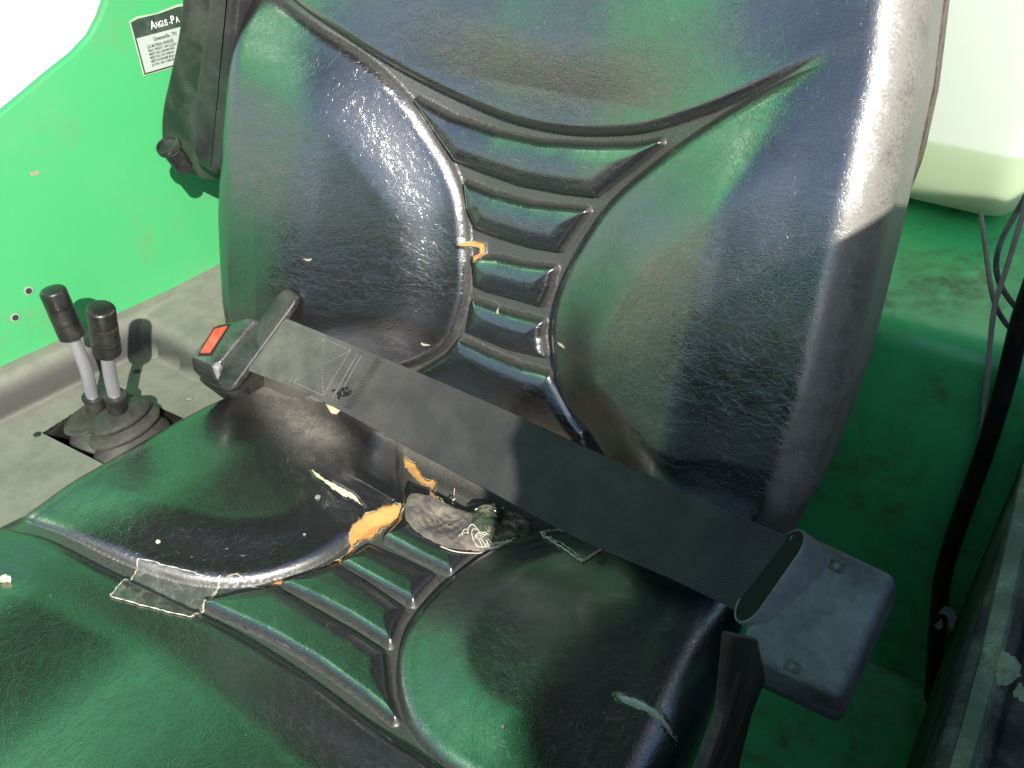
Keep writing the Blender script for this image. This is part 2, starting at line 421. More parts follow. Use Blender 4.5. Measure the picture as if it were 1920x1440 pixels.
P5 = Bs([(865, 638), (924, 667), (984, 691), (1032, 703), (1051, 735), (1077, 777), (1100, 803)])+[(.10, .02), (.13, -.05), (-.13, -.05)]+Bs([(770, 712), (805, 690), (840, 668)])
pads_b.append((P5, P5+P5[:1], .0065, .0025, .015))
tears_b = [(Bs([(868, 453), (890, 452), (906, 457), (908, 478), (897, 488), (886, 480), (896, 477), (895, 464), (870, 458)]), FOAM, .0012)]
def stain_b(U, V, H):
    side = sstep(U, Wb(V)-.030, Wb(V)-.012)*.85+sstep(-U, Wb(V)+.010, Wb(V)+.018)*.15
    low = .35*np.exp(-((V-.01)/.014)**2)
    return side+low
seat = empty('operator_seat', (0, 0, -.08))
tag(seat, 'worn black vinyl operator seat with torn cushion, moulded ribs and grey dusty seams', 'seat')
BACK = Pad(np.zeros(3), BS, BN, Wb, H0b, -.03, .57, .032, .085, .035, pads_b, .0095, tears_b, .019)
backrest = BACK.build('backrest', seat, stain=stain_b)

# ---- seat cushion
def Wc(s): return np.interp(s, [-.04, 0, .1, .3, .42, .50], [.232, .240, .250, .266, .262, .235])
def H0c(U, V):
    a = np.abs(U)
    return .026*sstep(a, .07, .225)-.010*np.exp(-((V-.02)/.05)**2)*(a < .3)+.006*sstep(V, .2, .4)
cl = [(-.16, -.06), (-.11, -.02)]+Ks([(745, 835), (750, 900), (751, 940), (690, 965), (650, 1000), (600, 1035), (540, 1060), (470, 1078), (400, 1085), (330, 1082), (250, 1068), (150, 1040), (60, 1012), (0, 1000)])+[(-.30, .287), (-.4, .31)]
cf = [(-.4, .345), (-.30, .306)]+Ks([(0, 1040), (100, 1060), (200, 1095), (300, 1125), (380, 1155), (450, 1190), (520, 1232), (600, 1287), (660, 1332), (740, 1392), (800, 1440)])+[(.17, .275), (.23, .295), (.32, .34)]
cr = [(.17, -.06), (.12, .0)]+Ks([(1010, 985), (960, 1005), (900, 1040), (850, 1078), (800, 1128), (765, 1180), (752, 1240), (757, 1300), (778, 1360), (805, 1400), (840, 1440)])+[(.17, .265), (.22, .28), (.32, .32)]
cl = sm2(cl, 120); cf = sm2(cf, 100); cr = sm2(cr, 120)
pc = [
 [(768, 892), (830, 915), (885, 945), (935, 940), (925, 990), (880, 1030), (845, 1062), (780, 1030), (725, 1000), (752, 970), (762, 930)],
 [(692, 1021), (760, 1050), (814, 1076), (795, 1095), (774, 1119), (720, 1090), (646, 1049)],
 [(634, 1058), (700, 1100), (756, 1140), (742, 1165), (731, 1195), (660, 1150), (600, 1118), (533, 1089), (580, 1075)],
 [(517, 1101), (600, 1150), (670, 1190), (719, 1222), (722, 1250), (728, 1300), (740, 1342), (690, 1300), (600, 1235), (500, 1178), (386, 1128), (450, 1112)]]
pads_c = [(cl+[(-.5, .3), (-.5, -.1)], cl, .010, .012, .05), (cf+[(.5, .7), (-.5, .7)], cf, .011, .010, .06), (cr+[(.5, .3), (.5, -.1)], cr, .010, .010, .05)]
for q in pc:
    P_ = Ks(q); pads_c.append((P_, P_+P_[:1], .006, .002, .014))
T1 = [(757, 938), (740, 942), (722, 948), (705, 955), (684, 965), (668, 978), (656, 990), (652, 1002), (655, 1012), (650, 1022), (636, 1033), (612, 1044), (590, 1056), (584, 1061), (606, 1056), (636, 1044), (656, 1028), (664, 1020), (662, 1012), (672, 1003), (690, 999), (708, 990), (712, 980), (730, 972), (744, 962), (755, 952)]
T1b = [(494, 1088), (512, 1078), (536, 1072), (560, 1068), (582, 1061), (596, 1057), (580, 1067), (556, 1074), (530, 1080), (508, 1086)]
T2 = [(754, 828), (776, 838), (782, 852), (792, 866), (800, 872), (812, 868), (817, 880), (813, 895), (811, 915), (820, 928), (828, 932), (827, 950), (818, 938), (806, 924), (804, 900), (803, 886), (786, 880), (772, 866), (762, 852), (756, 842)]
T3 = [(588, 908), (596, 912), (612, 922), (636, 930), (660, 936), (672, 944), (682, 953), (662, 944), (646, 944), (626, 936), (604, 924), (594, 916)]
T4 = [(598, 740), (668, 768), (664, 786), (648, 791), (640, 796), (634, 803), (624, 802), (612, 784), (604, 766)]
T6 = [(1152, 1314), (1166, 1315), (1192, 1323), (1216, 1337), (1240, 1352), (1254, 1366), (1268, 1386), (1250, 1374), (1226, 1358), (1206, 1347), (1180, 1335), (1162, 1326)]
_r = random.Random(11)
def jag(L, a=1.3, m=4):
    o = []
    for k in range(len(L)):
        (x0, y0), (x1, y1) = L[k], L[(k+1) % len(L)]
        for f in range(m): t = f/m; o.append((x0+(x1-x0)*t+_r.gauss(0, a*.5), y0+(y1-y0)*t+_r.gauss(0, a*.5)))
    return o
T1, T2, T3 = jag(T1, 2.0), jag(T2, 1.6), jag(T3, 1.2)
BACKING = plastic('pale backing cloth', (.50, .50, .42), .9, (.3, .29, .24), .6, 90)
tears_c = [(Ks(T1), FOAM, .0026), (Ks(T1b), FOAM, .001), (Ks(T2), FOAM, .0018), (Ks(T3), FOAM2, .0008), (Ks(T4), FOAM2, .0014), (Ks(T6, .02), BACKING, .0002)]
def stain_c(U, V, H):
    side = sstep(U, Wc(V)-.006, Wc(V)+.0)*.5
    def g(p, sx, sy_, a, ang=0):
        u, v = K(p); c, s_ = math.cos(ang), math.sin(ang); X_ = (U-u)*c+(V-v)*s_; Y_ = -(U-u)*s_+(V-v)*c
        return a*np.exp(-((X_/sx)**2+(Y_/sy_)**2)**1.4)
    r = g((545, 790), .075, .030, .62, .5)+g((600, 835), .035, .018, .5)+g((480, 740), .04, .03, .4)
    r += .55*np.exp(-((V-.008)/.012)**2)
    r += g((870, 1000), .012, .01, .5)+g((940, 985), .02, .012, .5)+g((850, 905), .045, .009, .35, -.1)
    r += g((1290, 1000), .05, .02, .2)
    return np.clip(r+side, 0, .9)
def extra_c(U, V):
    # pressed-in hollow under the tape, wrinkled skin right of it
    def g(p, sx, sy_): u, v = K(p); return np.exp(-((U-u)/sx)**2-((V-v)/sy_)**2)
    r = -.006*g((830, 970), .02, .016)+.004*g((905, 955), .009, .014)
    u, v = K((1010, 985)); r = r+.002*np.sin((U-u)*420+(V-v)*260)*g((1000, 975), .035, .018)
    return r
CUSH = Pad(CO, CS, CN, Wc, H0c, -.045, .50, .03, .075, .04, pads_c, .0085, tears_c)
cushion = CUSH.build('seat_cushion', seat, stain=stain_c, extra=extra_c)

# rims of the tears: pale backing cloth
def rim(pad, poly, par, name='torn_edge', r=.0006, off=.0006, every=1, jit=.0005):
    P_ = sm2(poly+poly[:1], max(len(poly)*2, 100)); bm = bmesh.new()
    pts = [pad.surf(u+rng.normal(0, jit*.5), v+rng.normal(0, jit*.5), off) for u, v in P_]
    rr = [max(.00008, r*(.1+1.1*max(0, math.sin(i*.37)*math.sin(i*.113+1)+.35*math.sin(i*1.7)))) for i in range(len(pts))]
    tube(bm, pts, rr, 6); o = bmfin(name, bm, FRAY, par); return o
for T in (T1, T2, T3, T6): rim(CUSH, Ks(T, .02 if T is T6 else 0), cushion, r=.0005)
rim(BACK, tears_b[0][0], backrest, r=.0005)
def crackline(pad, fn, px, par, r=.0006, name='torn_edge', m=None, off=.0004):
    P_ = sm2([fn(p) for p in px], len(px)*6); bm = bmesh.new()
    pts = [pad.surf(u+rng.normal(0, .0002), v+rng.normal(0, .0002), off) for u, v in P_]
    tube(bm, pts, [r*(.4+.6*abs(math.sin(i*.9))) for i in range(len(pts))], 6); return bmfin(name, bm, m or FRAY, par)
crackline(CUSH, K, [(412, 1088), (440, 1078), (470, 1086), (490, 1090)], cushion, .0007)
crackline(CUSH, K, [(408, 1088), (390, 1110), (372, 1140), (360, 1160)], cushion, .0009)

# tape patches pressed on the cushion
def tapemat():
    m, t, b = mat('clear tape', (.55, .55, .5), .12, ior=1.5)
    n = ramp(t, noise(t, 120, 5, .7), .45, .75, .05, .30); t.links.new(n, b.inputs['Alpha']); return m
TAPE = tapemat()
BTAPE = plastic('brown tape', (.075, .055, .05), .16, (.26, .21, .15), .7, 45, .0004, lo=.45, hi=.6)
def patch(px, name, m, off=.0007, n=14, edge=True, fold=0.):
    a, b, c, d = [np.array(K(p)) for p in px]; vs = []; fs = []
    for i in range(n+1):
        for j in range(n+1):
            s_, t_ = i/n, j/n; q = (a*(1-s_)+b*s_)*(1-t_)+(d*(1-s_)+c*s_)*t_
            vs.append(CUSH.surf(q[0], q[1], off+abs(rng.normal(0, 1))*fold))
    for i in range(n):
        for j in range(n): k = i*(n+1)+j; fs.append((k, k+1, k+n+2, k+n+1))
    o = add(name, vs, fs, m, cushion)
    if edge:
        bm = bmesh.new()
        for p, q in ((a, b), (b, c), (c, d), (d, a)):
            L = [CUSH.surf(*(p+(q-p)*t+rng.normal(0, .00015, 2)), off+.0003) for t in np.linspace(0, 1, 30)]
            tube(bm, L, [.0004*(.2+abs(math.sin(i*.7+p[0]*90))) for i in range(30)], 5)
        bmfin('tape_edge', bm, THREAD, o)
    return o
patch([(265, 1071), (410, 1088), (358, 1162), (214, 1147)], 'tape_patch', TAPE)['label'] = 'clear tape patch with dusty edges'
patch([(1016, 986), (1092, 1085), (1160, 1030), (1098, 962)], 'tape_patch', TAPE)['label'] = 'clear tape patch below the belt'
def film(px, name, m, off, amp, seed, lift=0., label=None):
    g = np.random.default_rng(seed); P_ = sm2([np.array(K(p)) for p in px+px[:1]], 90)[:-1]; c_ = np.mean(P_, 0); vs = []; fs = []; n = len(P_); R_ = 26
    dirs = g.normal(size=(7, 2)); fr = g.uniform(180, 620, 7); ph = g.uniform(0, 6, 7)
    for i in range(R_+1):
        f = i/R_
        for p in P_:
            q = c_+(np.array(p)-c_)*f; w_ = sum(abs(math.sin(fr[k]*(dirs[k]@q)/np.linalg.norm(dirs[k])+ph[k])) for k in range(7))/7
            vs.append(CUSH.surf(q[0], q[1], off+amp*(1-w_)*(1-f**6)+lift*(1-f*f)))
    for i in range(R_):
        for k in range(n):
            a_, b_ = i*n+k, i*n+(k+1) % n; fs.append((a_, b_, b_+n, a_+n))
    o = add(name, vs, fs, m, cushion); o['label'] = label or 'crumpled film'; return o
def filmmat(nm, base, al, rough=.12):
    m, t, b = mat(nm, base, rough, ior=1.6); n = noise(t, 70, 6, .65, .6); k = ramp(t, n, .42, .62)
    t.links.new(mixc(t, k, base, (.25, .215, .17)), b.inputs['Base Color']); t.links.new(ramp(t, n, .3, .7, al, 1.), b.inputs['Alpha'])
    bump(t, noise(t, 350, 3, .6), b, .0003); return m
film([(757, 945), (768, 922), (800, 925), (840, 940), (890, 962), (925, 985), (918, 1008), (885, 1028), (850, 1033), (812, 1020), (780, 1000), (760, 975)], 'tape_patch', filmmat('brown film', (.15, .13, .13), .9, .3), .0006, .0026, 3, 0, 'crumpled brown tape over the hollow')
film([(880, 985), (890, 955), (915, 935), (943, 925), (975, 930), (1000, 960), (985, 985), (940, 1000), (915, 1005)], 'tape_patch', filmmat('green clear film', (.05, .09, .05), .35, .1), .0012, .005, 8, .004, 'wrinkled clear film beside the brown tape')
crackline(CUSH, K, [(945, 925), (925, 940), (905, 950), (890, 960)], cushion, .0006, 'film_edge', THREAD, .003)
crackline(CUSH, K, [(985, 985), (1015, 978), (1040, 975), (1055, 985)], cushion, .0008, 'torn_edge', None, .001)
crackline(CUSH, K, [(1010, 985), (1035, 1020), (1060, 1055), (1088, 1085)], cushion, .0008, 'film_edge', THREAD, .001)
crackline(CUSH, K, [(1088, 1085), (1110, 1068), (1135, 1052), (1150, 1045)], cushion, .0012, 'film_edge', FRAY, .001)
crackline(CUSH, K, [(1120, 1035), (1145, 1043), (1165, 1052), (1180, 1065)], cushion, .0012, 'torn_edge', FRAY, .001)
# frayed threads
bm = bmesh.new()
for px in ([(825, 1030), (850, 1038), (880, 1035), (905, 1020), (925, 1005), (960, 1000)], [(885, 990), (882, 1005), (893, 1020), (915, 1010)], [(905, 1000), (920, 1012), (930, 995), (915, 988)], [(895, 1022), (875, 1000), (885, 985), (898, 1003)], [(850, 890), (848, 905), (852, 925), (848, 930)], [(930, 1010), (950, 998), (965, 990)]):
    tube(bm, smoothpts([CUSH.surf(*K(p), .001+.003*random.random()) for p in px], 30), .00045, 5)
for i in range(40):
    p = (905+random.gauss(0, 22), 1006+random.gauss(0, 7)); a = random.uniform(-.6, .9)
    q = (p[0]+18*math.cos(a), p[1]-14*math.sin(a))
    tube(bm, smoothpts([CUSH.surf(*K(p), .0008), CUSH.surf(*K(((p[0]+q[0])/2+random.gauss(0, 3), (p[1]+q[1])/2+random.gauss(0, 3))), .003), CUSH.surf(*K(q), .001)], 8), .0003, 4)
bmfin('frayed_thread', bm, THREAD, cushion)['kind'] = 'stuff'

# scuffs: raised pale nicks in the vinyl
def nick(pad, fn, px, par, r=.001):
    bm = bmesh.new(); L = [pad.surf(*fn(p), .0004) for p in px]; L = smoothpts(L, 10)
    tube(bm, L, [r*math.sin(math.pi*(i+.6)/(len(L)+.2)) for i in range(len(L))], 6); return bmfin('nick', bm, FRAY, par)
for px in ([(645, 468), (652, 470), (657, 467)], [(804, 634), (808, 640), (818, 641)], [(1053, 636), (1060, 640), (1071, 645)], [(1283, 671), (1286, 675), (1292, 676)], [(1379, 937), (1384, 943), (1389, 945)], [(1400, 937), (1408, 944), (1419, 938), (1416, 934)], [(934, 572), (938, 581), (941, 584)]):
    nick(BACK, B, px, backrest)
# shell behind the backrest
bm = bmesh.new(); sv = np.linspace(-.02, .585, 50)
for sgn in (1,):
    A = []
    for s_ in sv:
        W_ = Wb(min(s_, .57))-.014+.011*float(sstep(np.array(s_), .22, .30)); e = max(0, s_-.53)
        A.append([bm.verts.new(BS*s_+BN*h+np.array([x, 0, 0])) for x, h in ((-W_, -.088), (-W_, -.108), (-W_*.6, -.15), (0, -.155), (W_*.6, -.15), (W_, -.108), (W_, -.088), (W_-.01, -.087), (-W_+.01, -.087))])
    for a, b in zip(A, A[1:]):
        for k in range(9): bm.faces.new((a[k], a[(k+1) % 9], b[(k+1) % 9], b[k]))
    bm.faces.new(A[0]); bm.faces.new(A[-1][::-1])
bmfin('back_shell', bm, SHELL, seat)
# suspension base under the cushion
bm = bmesh.new(); F0 = Matrix.Identity(4)
box(bm, F0, (0, -.2, -.13), (.40, .44, .06)); box(bm, F0, (0, -.15, -.30), (.34, .34, .28))
bmfin('seat_base', bm, BLACK, seat, bevel=.008)
bm = bmesh.new(); FXp = Matrix(((0, 0, 1, .278), (1, 0, 0, 0), (0, 1, 0, 0), (0, 0, 0, 1)))
prism(bm, FXp, [tuple(X(p, .278)[1:]) for p in [(1352, 1180), (1400, 1190), (1418, 1262), (1392, 1330), (1366, 1440), (1340, 1560), (1262, 1560), (1300, 1440), (1338, 1330)]], 0, .006)
bmfin('side_bracket', bm, plastic('dusty bracket', (.012, .011, .010), .6, (.075, .065, .05), .8, 30), seat, bevel=.0015)

# ------------------------------------------------------------------ seat belt
belt = empty('seat_belt', (.262, -.02, .0))
tag(belt, 'dusty dark webbing lap belt buckled across the cushion from red-button buckle to grey retractor', 'seat belt')
tops = [(537, 597), (650, 643), (800, 705), (965, 777), (1150, 862), (1350, 950), (1490, 1012)]
bots = [(466, 694), (580, 740), (735, 822), (890, 905), (1080, 1008), (1262, 1087), (1408, 1160)]
zt = [.104, .098, .080, .074, .082, .092, .090]
TP, BT = [], []
for a, b, z in zip(tops, bots, zt):
    T_ = Z(a, z); r = ray(b); m_ = (T_-CPOS)@r; Q = CPOS+r*(m_+.006); TP.append(T_); BT.append(Q)
TP = smoothpts(TP, 120); BT = smoothpts(BT, 120)
E1 = (TP[-1]-TP[0]); E1 /= np.linalg.norm(E1); E2 = BT[0]-TP[0]; E2 /= np.linalg.norm(E2)
NB = np.cross(E2, E1); NB /= np.linalg.norm(NB)
if NB@(CPOS-TP[0]) < 0: NB = -NB
print('belt normal', NB, 'width', np.linalg.norm(TP[0]-BT[0]), np.linalg.norm(TP[-1]-BT[-1]))
def webmat():
    m, t, b = mat('belt webbing', (.02, .021, .024), .75, ior=1.4)
    b.inputs['Sheen Weight'].default_value = .25; b.inputs['Sheen Roughness'].default_value = .4
    uv = N(t, 'UVMap'); mp = N(t, 'Mapping'); t.links.new(uv.outputs[0], mp.inputs[0])
    wv = N(t, 'TexWave'); wv.bands_direction = 'DIAGONAL'; wv.inputs['Scale'].default_value = 240; wv.inputs['Distortion'].default_value = .4; t.links.new(mp.outputs[0], wv.inputs['Vector'])
    w2 = N(t, 'TexWave'); w2.bands_direction = 'Y'; w2.inputs['Scale'].default_value = 230; t.links.new(mp.outputs[0], w2.inputs['Vector'])
    n = ramp(t, noise(t, 30, 6, .6), .3, .75); sep = N(t, 'SeparateXYZ'); t.links.new(uv.outputs[0], sep.inputs[0])
    left = ramp(t, sep.outputs[0], .14, .0); stn = mul(t, left, ramp(t, noise(t, 60, 6, .6), .25, .7, .4, 1))
    c = mixc(t, mul(t, n, .35), (.034, .035, .038), (.12, .115, .105)); c = mixc(t, mul(t, stn, .75), c, (.19, .20, .16))
    c = mixc(t, mul(t, wv.outputs['Fac'], .5), c, (.005, .005, .006)); t.links.new(c, b.inputs['Base Color'])
    h = mul(t, wv.outputs['Fac'], w2.outputs['Fac'], 'ADD'); bump(t, h, b, .00025, .8)
    return m
WEB = webmat()
def ribbon(name, Tl, Bl, m, par, th=.0014, nw=14, extend=0):
    vs, fs, uv = [], [], []; L = 0; n = len(Tl); Ls = [0]
    for i in range(1, n): L += np.linalg.norm(Tl[i]-Tl[i-1]); Ls.append(L)
    for side in (0, 1):
        for i in range(n):
            d = Tl[min(i+1, n-1)]-Tl[max(i-1, 0)]; e = Bl[i]-Tl[i]; nn = np.cross(e, d); nn /= np.linalg.norm(nn)
            if nn@NB < 0: nn = -nn
            for j in range(nw+1):
                t_ = j/nw; sag = .0012*math.sin(math.pi*t_)*math.sin(i*.11)
                vs.append(Tl[i]+e*t_+nn*((0 if side == 0 else -th)+sag-(.0005 if j in (0, nw) else 0))); uv.append((Ls[i], t_*.062))
    st = n*(nw+1)
    for side in (0, 1):
        for i in range(n-1):
            for j in range(nw):
                k = side*st+i*(nw+1)+j; f = (k, k+1, k+nw+2, k+nw+1); fs.append(f if side == 0 else f[::-1])
    for i in range(n-1):
        for j in (0, nw):
            k = i*(nw+1)+j; fs.append((k, k+nw+1, st+k+nw+1, st+k))
    for i in (0, n-1):
        for j in range(nw): k = i*(nw+1)+j; fs.append((k, k+1, st+k+1, st+k))
    o = add(name, vs, fs, m, par)
    ul = o.data.uv_layers.new(name='UVMap'); li = np.zeros(len(o.data.loops), np.int32); o.data.loops.foreach_get('vertex_index', li)
    ul.data.foreach_set('uv', np.array(uv)[li].astype(np.float32).ravel()); o.data.set_sharp_from_angle(angle=rad(50)); return o
# run the web a little into the retractor mouth and round the latch bar
TPx = [TP[0]-E1*.004-NB*.006, TP[0]-E1*.003-NB*.002]+TP+[TP[-1]+E1*.006+NB*.001, TP[-1]+E1*.016-NB*.004]; BTx = [BT[0]-E1*.004-NB*.006, BT[0]-E1*.003-NB*.002]+BT+[BT[-1]+E1*.006+NB*.001, BT[-1]+E1*.016-NB*.004]
web = ribbon('webbing', TPx, BTx, WEB, belt)
# doubled end of the web (sewn back)
k0, k1 = 0, 34
under = ribbon('webbing_fold', [p-NB*.0022 for p in TP[k0:k1]], [p-NB*.0022 for p in BT[k0:k1]], WEB, belt)
# stitching
def onweb(i, t_, off=.0006):
    i = max(0, min(len(TP)-1.001, i)); a = int(i); f = i-a
    T_ = TP[a]*(1-f)+TP[a+1]*f; Q = BT[a]*(1-f)+BT[a+1]*f; return T_+(Q-T_)*t_+NB*off
STITCH = mat('faded thread', (.20, .20, .18), .9)[0]
bm = bmesh.new()
def stitch(a, b, n, r=.00035, zz=0):
    for k in range(n):
        s0, s1 = k/n, (k+.72)/n
        p = [a[0]+(b[0]-a[0])*s for s in (s0, s1)]; q = [a[1]+(b[1]-a[1])*s for s in (s0, s1)]
        P_ = [onweb(p[0], q[0]-zz, .0002), onweb((p[0]+p[1])/2, (q[0]+q[1])/2+zz*0, .0009), onweb(p[1], q[1]+zz, .0002)]
        tube(bm, P_, r, 5)
Xa, Xb, Xc, Xd = (14, .08), (22, .08), (23, .92), (14.5, .92)
for s_, e_, n_ in ((Xa, Xb, 8), (Xb, Xc, 20), (Xd, Xc, 9), (Xa, Xd, 20), (Xa, Xc, 22), (Xb, Xd, 22), ((13, .1), (13.4, .95), 20), ((24, .1), (25, .9), 20), ((25, .1), (26, .9), 20)): stitch(s_, e_, n_, .00028)
bmfin('stitching', bm, STITCH, web)
bm = bmesh.new()
P_ = [onweb(28.2+(k % 2)*1.6, .06+.86*k/36, .0006) for k in range(37)]
tube(bm, P_, .00045, 5); bmfin('stitching', bm, mat('black thread', (.012, .012, .012), .8)[0], web)
bm = bmesh.new()
for k in range(26):
    c = onweb(26.5+random.gauss(0, .7), .74+random.gauss(0, .05), .0008); tube(bm, [c, c+NB*.001+E2*.002*random.random(), c+E1*.002*random.uniform(-1, 1)+E2*.002], .0008, 5)
bmfin('frayed_patch', bm, BLACK, web)

# latch plate : rounded bar crossing behind the web end
mid = .5*(TP[0]+BT[0])
Fl = frame(mid-E1*.012-NB*.003, E2, E1)
def capsule(L, w, n=10):
    P_ = []
    for sgn in (1, -1):
        for k in range(n+1):
            a = -math.pi/2+math.pi*k/n; P_.append((sgn*(L/2-w/2)+sgn*w/2*math.cos(a), sgn*w/2*math.sin(a)))
    return P_
bm = bmesh.new(); prism(bm, Fl, capsule(.102, .021), -.0035, .0045); bmfin('latch_plate', bm, BLACK, belt, bevel=.0026, seg=4)

# buckle
nb = np.array([.12, -.38, .90]); nb /= np.linalg.norm(nb); cb = Z((425, 640), .082)
def onb(p, h=0.): return pl(p, nb, cb+nb*h)
BUCK = plastic('buckle plastic', (.02, .024, .022), .26, (.2, .2, .18), .35, 30, ior=2.0)
face = [(406, 609), (463, 596), (479, 598), (413, 678), (393, 685), (357, 670)]
def bring(px, k, dz, h=0., sh=(0, 0, 0)):
    q = [onb(p, h) for p in px]; c_ = sum(q)/len(q); return [c_+(x-c_)*k-nb*dz+np.array(sh) for x in q]
def loft(nm, R_, m, par, bev, seg=3):
    bm = bmesh.new(); R2 = [[bm.verts.new(v) for v in r] for r in R_]; n = len(R2[0])
    for a, b in zip(R2, R2[1:]):
        for k in range(n): bm.faces.new((a[k], a[(k+1) % n], b[(k+1) % n], b[k]))
    bm.faces.new(R2[0][::-1]); bm.faces.new(R2[-1]); return bmfin(nm, bm, m, par, bevel=bev, seg=seg, angle=25)
buckle = loft('buckle', [bring(face, 1.18, .030, sh=E1*.002), bring(face, 1.20, .014, sh=E1*.003), bring(face, 1., 0)], BUCK, belt, .0018)
loft('buckle_boot', [bring(face, .95, .085), bring(face, 1.22, .040, sh=E1*.002), bring(face, 1.24, .0285, sh=E1*.002)], BLACK, belt, .002)
btn = [(376, 663), (403, 618), (427, 612), (394, 662)]
loft('button_well', [bring([(370, 668), (401, 614), (433, 607), (397, 667)], 1, .002), bring([(370, 668), (401, 614), (433, 607), (397, 667)], 1, -.0003)], mat('button well', (.01, .01, .01), .6)[0], buckle, 0)
loft('release_button', [bring(btn, 1, .001), bring(btn, .97, -.0018)], plastic('red button', (.72, .06, .025), .45, (.7, .3, .2), .3, 60), buckle, .0006)
b3, b1 = bring(face, 1.20, .014, sh=E1*.003), bring(face, 1., 0)
def sl_(t, f): return (b1[2]*(1-f)+b3[2]*f)*(1-t)+(b1[3]*(1-f)+b3[3]*f)*t
o_ = (E1*.5+nb*.2)*.0008; bm = bmesh.new(); v_ = [bm.verts.new(sl_(t, f)+o_) for t, f in ((.08, .72), (.92, .72), (.92, .88), (.08, .88))]; bm.faces.new(v_)
ex_g = bmesh.ops.extrude_face_region(bm, geom=bm.faces[:]); bmesh.ops.translate(bm, verts=[v for v in ex_g['geom'] if isinstance(v, bmesh.types.BMVert)], vec=-E1*.003)
bmfin('slot', bm, mat('slot dark', (.003, .003, .003), .9)[0], buckle)

# retractor housing on the right
midR = .5*(TP[-1]+BT[-1])
px4 = [(1487, 988), (1682, 1080), (1578, 1312), (1380, 1222)]
def onplane(p, off=0.): return pl(p, NR, midR+NR*off)
NR = NB*.92+np.array([0, 0, 1])*.25; NR /= np.linalg.norm(NR)
Q4 = [onplane(p, .012) for p in px4]
c = sum(Q4)/4; ex = Q4[1]-Q4[0]+Q4[2]-Q4[3]; ex /= np.linalg.norm(ex); ey = np.cross(NR, ex)
FR = Matrix(((ex[0], ey[0], NR[0], c[0]), (ex[1], ey[1], NR[1], c[1]), (ex[2], ey[2], NR[2], c[2]), (0, 0, 0, 1)))
loc = [tuple((FR.inverted() @ Vector(q))[:2]) for q in Q4]
print('retractor local', loc)
bm = bmesh.new(); rings = []
def ins(poly, d):
    cx = sum(p[0] for p in poly)/4; cy_ = sum(p[1] for p in poly)/4
    return [(cx+(p[0]-cx)*d, cy_+(p[1]-cy_)*d) for p in poly]
for d, z in ((1., 0), (1.10, -.05), (1.04, -.12)):
    rings.append([bm.verts.new(FR @ Vector((x, y, z))) for x, y in ins(loc, d)])
for a, b in zip(rings, rings[1:]):
    for k in range(4): bm.faces.new((a[k], a[(k+1) % 4], b[(k+1) % 4], b[k]))
bm.faces.new(rings[0][::-1]); bm.faces.new(rings[-1])
retr = bmfin('retractor_housing', bm, RETR, belt, bevel=.006, seg=4)
# mouth : flat oval tunnel around the web
mn = NB*.58-E1*.81; mn /= np.linalg.norm(mn); Fm = frame(onplane((1463, 1094), .004), E2, np.cross(mn, E2))
def ovalring(L, w, n=10): return capsule(L, w, n)
bm = bmesh.new(); o1 = ovalring(.070, .030); o2 = ovalring(.0665, .0265)
A = []
for pl_, z in ((o1, -.022), (o1, .0095), (o2, .0095), (o2, -.012)):
    A.append([bm.verts.new(Fm @ Vector((x, y, z*(-1 if Fm.to_3x3()@Vector((0, 0, 1)) @ Vector(mn) < 0 else 1)))) for x, y in pl_])
nn_ = len(o1)
for a, b in zip(A, A[1:]):
    for k in range(nn_): bm.faces.new((a[k], a[(k+1) % nn_], b[(k+1) % nn_], b[k]))
bm.faces.new(A[-1]); bmfin('belt_mouth', bm, RETR, retr, bevel=.0008)
bm = bmesh.new(); sgnm = (-1 if Fm.to_3x3()@Vector((0, 0, 1)) @ Vector(mn) < 0 else 1)
prism(bm, Fm, ovalring(.066, .026), sgnm*.0085, sgnm*.009); bmfin('mouth_shade', bm, mat('mouth shade black', (.004, .004, .004), .9)[0], retr)  # black disc painted in as the shade inside the mouth
for p in ((1568, 1062), (1485, 1250)):
    q = onplane(p, .0125); bm = bmesh.new(); Fx = Matrix(FR); Fx.translation = Vector(q)
    box(bm, Fx, (0, 0, 0), (.0085, .006, .002)); s_ = bmfin('clip', bm, METAL if False else RAIL, retr, bevel=.0005)
    bm = bmesh.new(); lathe(bm, Fx, [(.0022, .0008), (.002, .0016), (.0008, .0016)], 12); bmfin('rivet', bm, RETR, s_)

# ------------------------------------------------------------------ left side: wall, console, levers
WA = np.array([-.447, -.032, 0]); WD = np.array([.174, .985, 0]); WD /= np.linalg.norm(WD); WN = np.array([WD[1], -WD[0], 0])
def Wl(p, off=0.): return pl(p, WN, WA+WN*off)
def wl2(p): q = Wl(p); return ((q-WA)@WD, q[2])
edge = [wl2(p) for p in [(-60, 260), (0, 215), (45, 178), (90, 140), (140, 100), (170, 68), (188, 34), (200, 0), (206, -40)]]
print('wall edge', edge)
poly = [(-.5, -.6), (.75, -.6), (.75, 1.1), (.30, 1.1), (.17, .62), (.15, .45)]+edge[::-1]+[(-.30, .16), (-.40, .08), (-.5, -.05)]
Fw = Matrix(((WD[0], 0, WN[0], WA[0]), (WD[1], 0, WN[1], WA[1]), (WD[2], 1, WN[2], WA[2]), (0, 0, 0, 1)))
bm = bmesh.new(); prism(bm, Fw, sm2(poly[6:-4], 60) if False else poly, -.012, 0)
wall = bmfin('body_panel', bm, GREEN, bevel=.003, seg=2, smooth=True)
tag(wall, 'bright green painted metal side panel with curved top edge behind the levers', 'body panel')
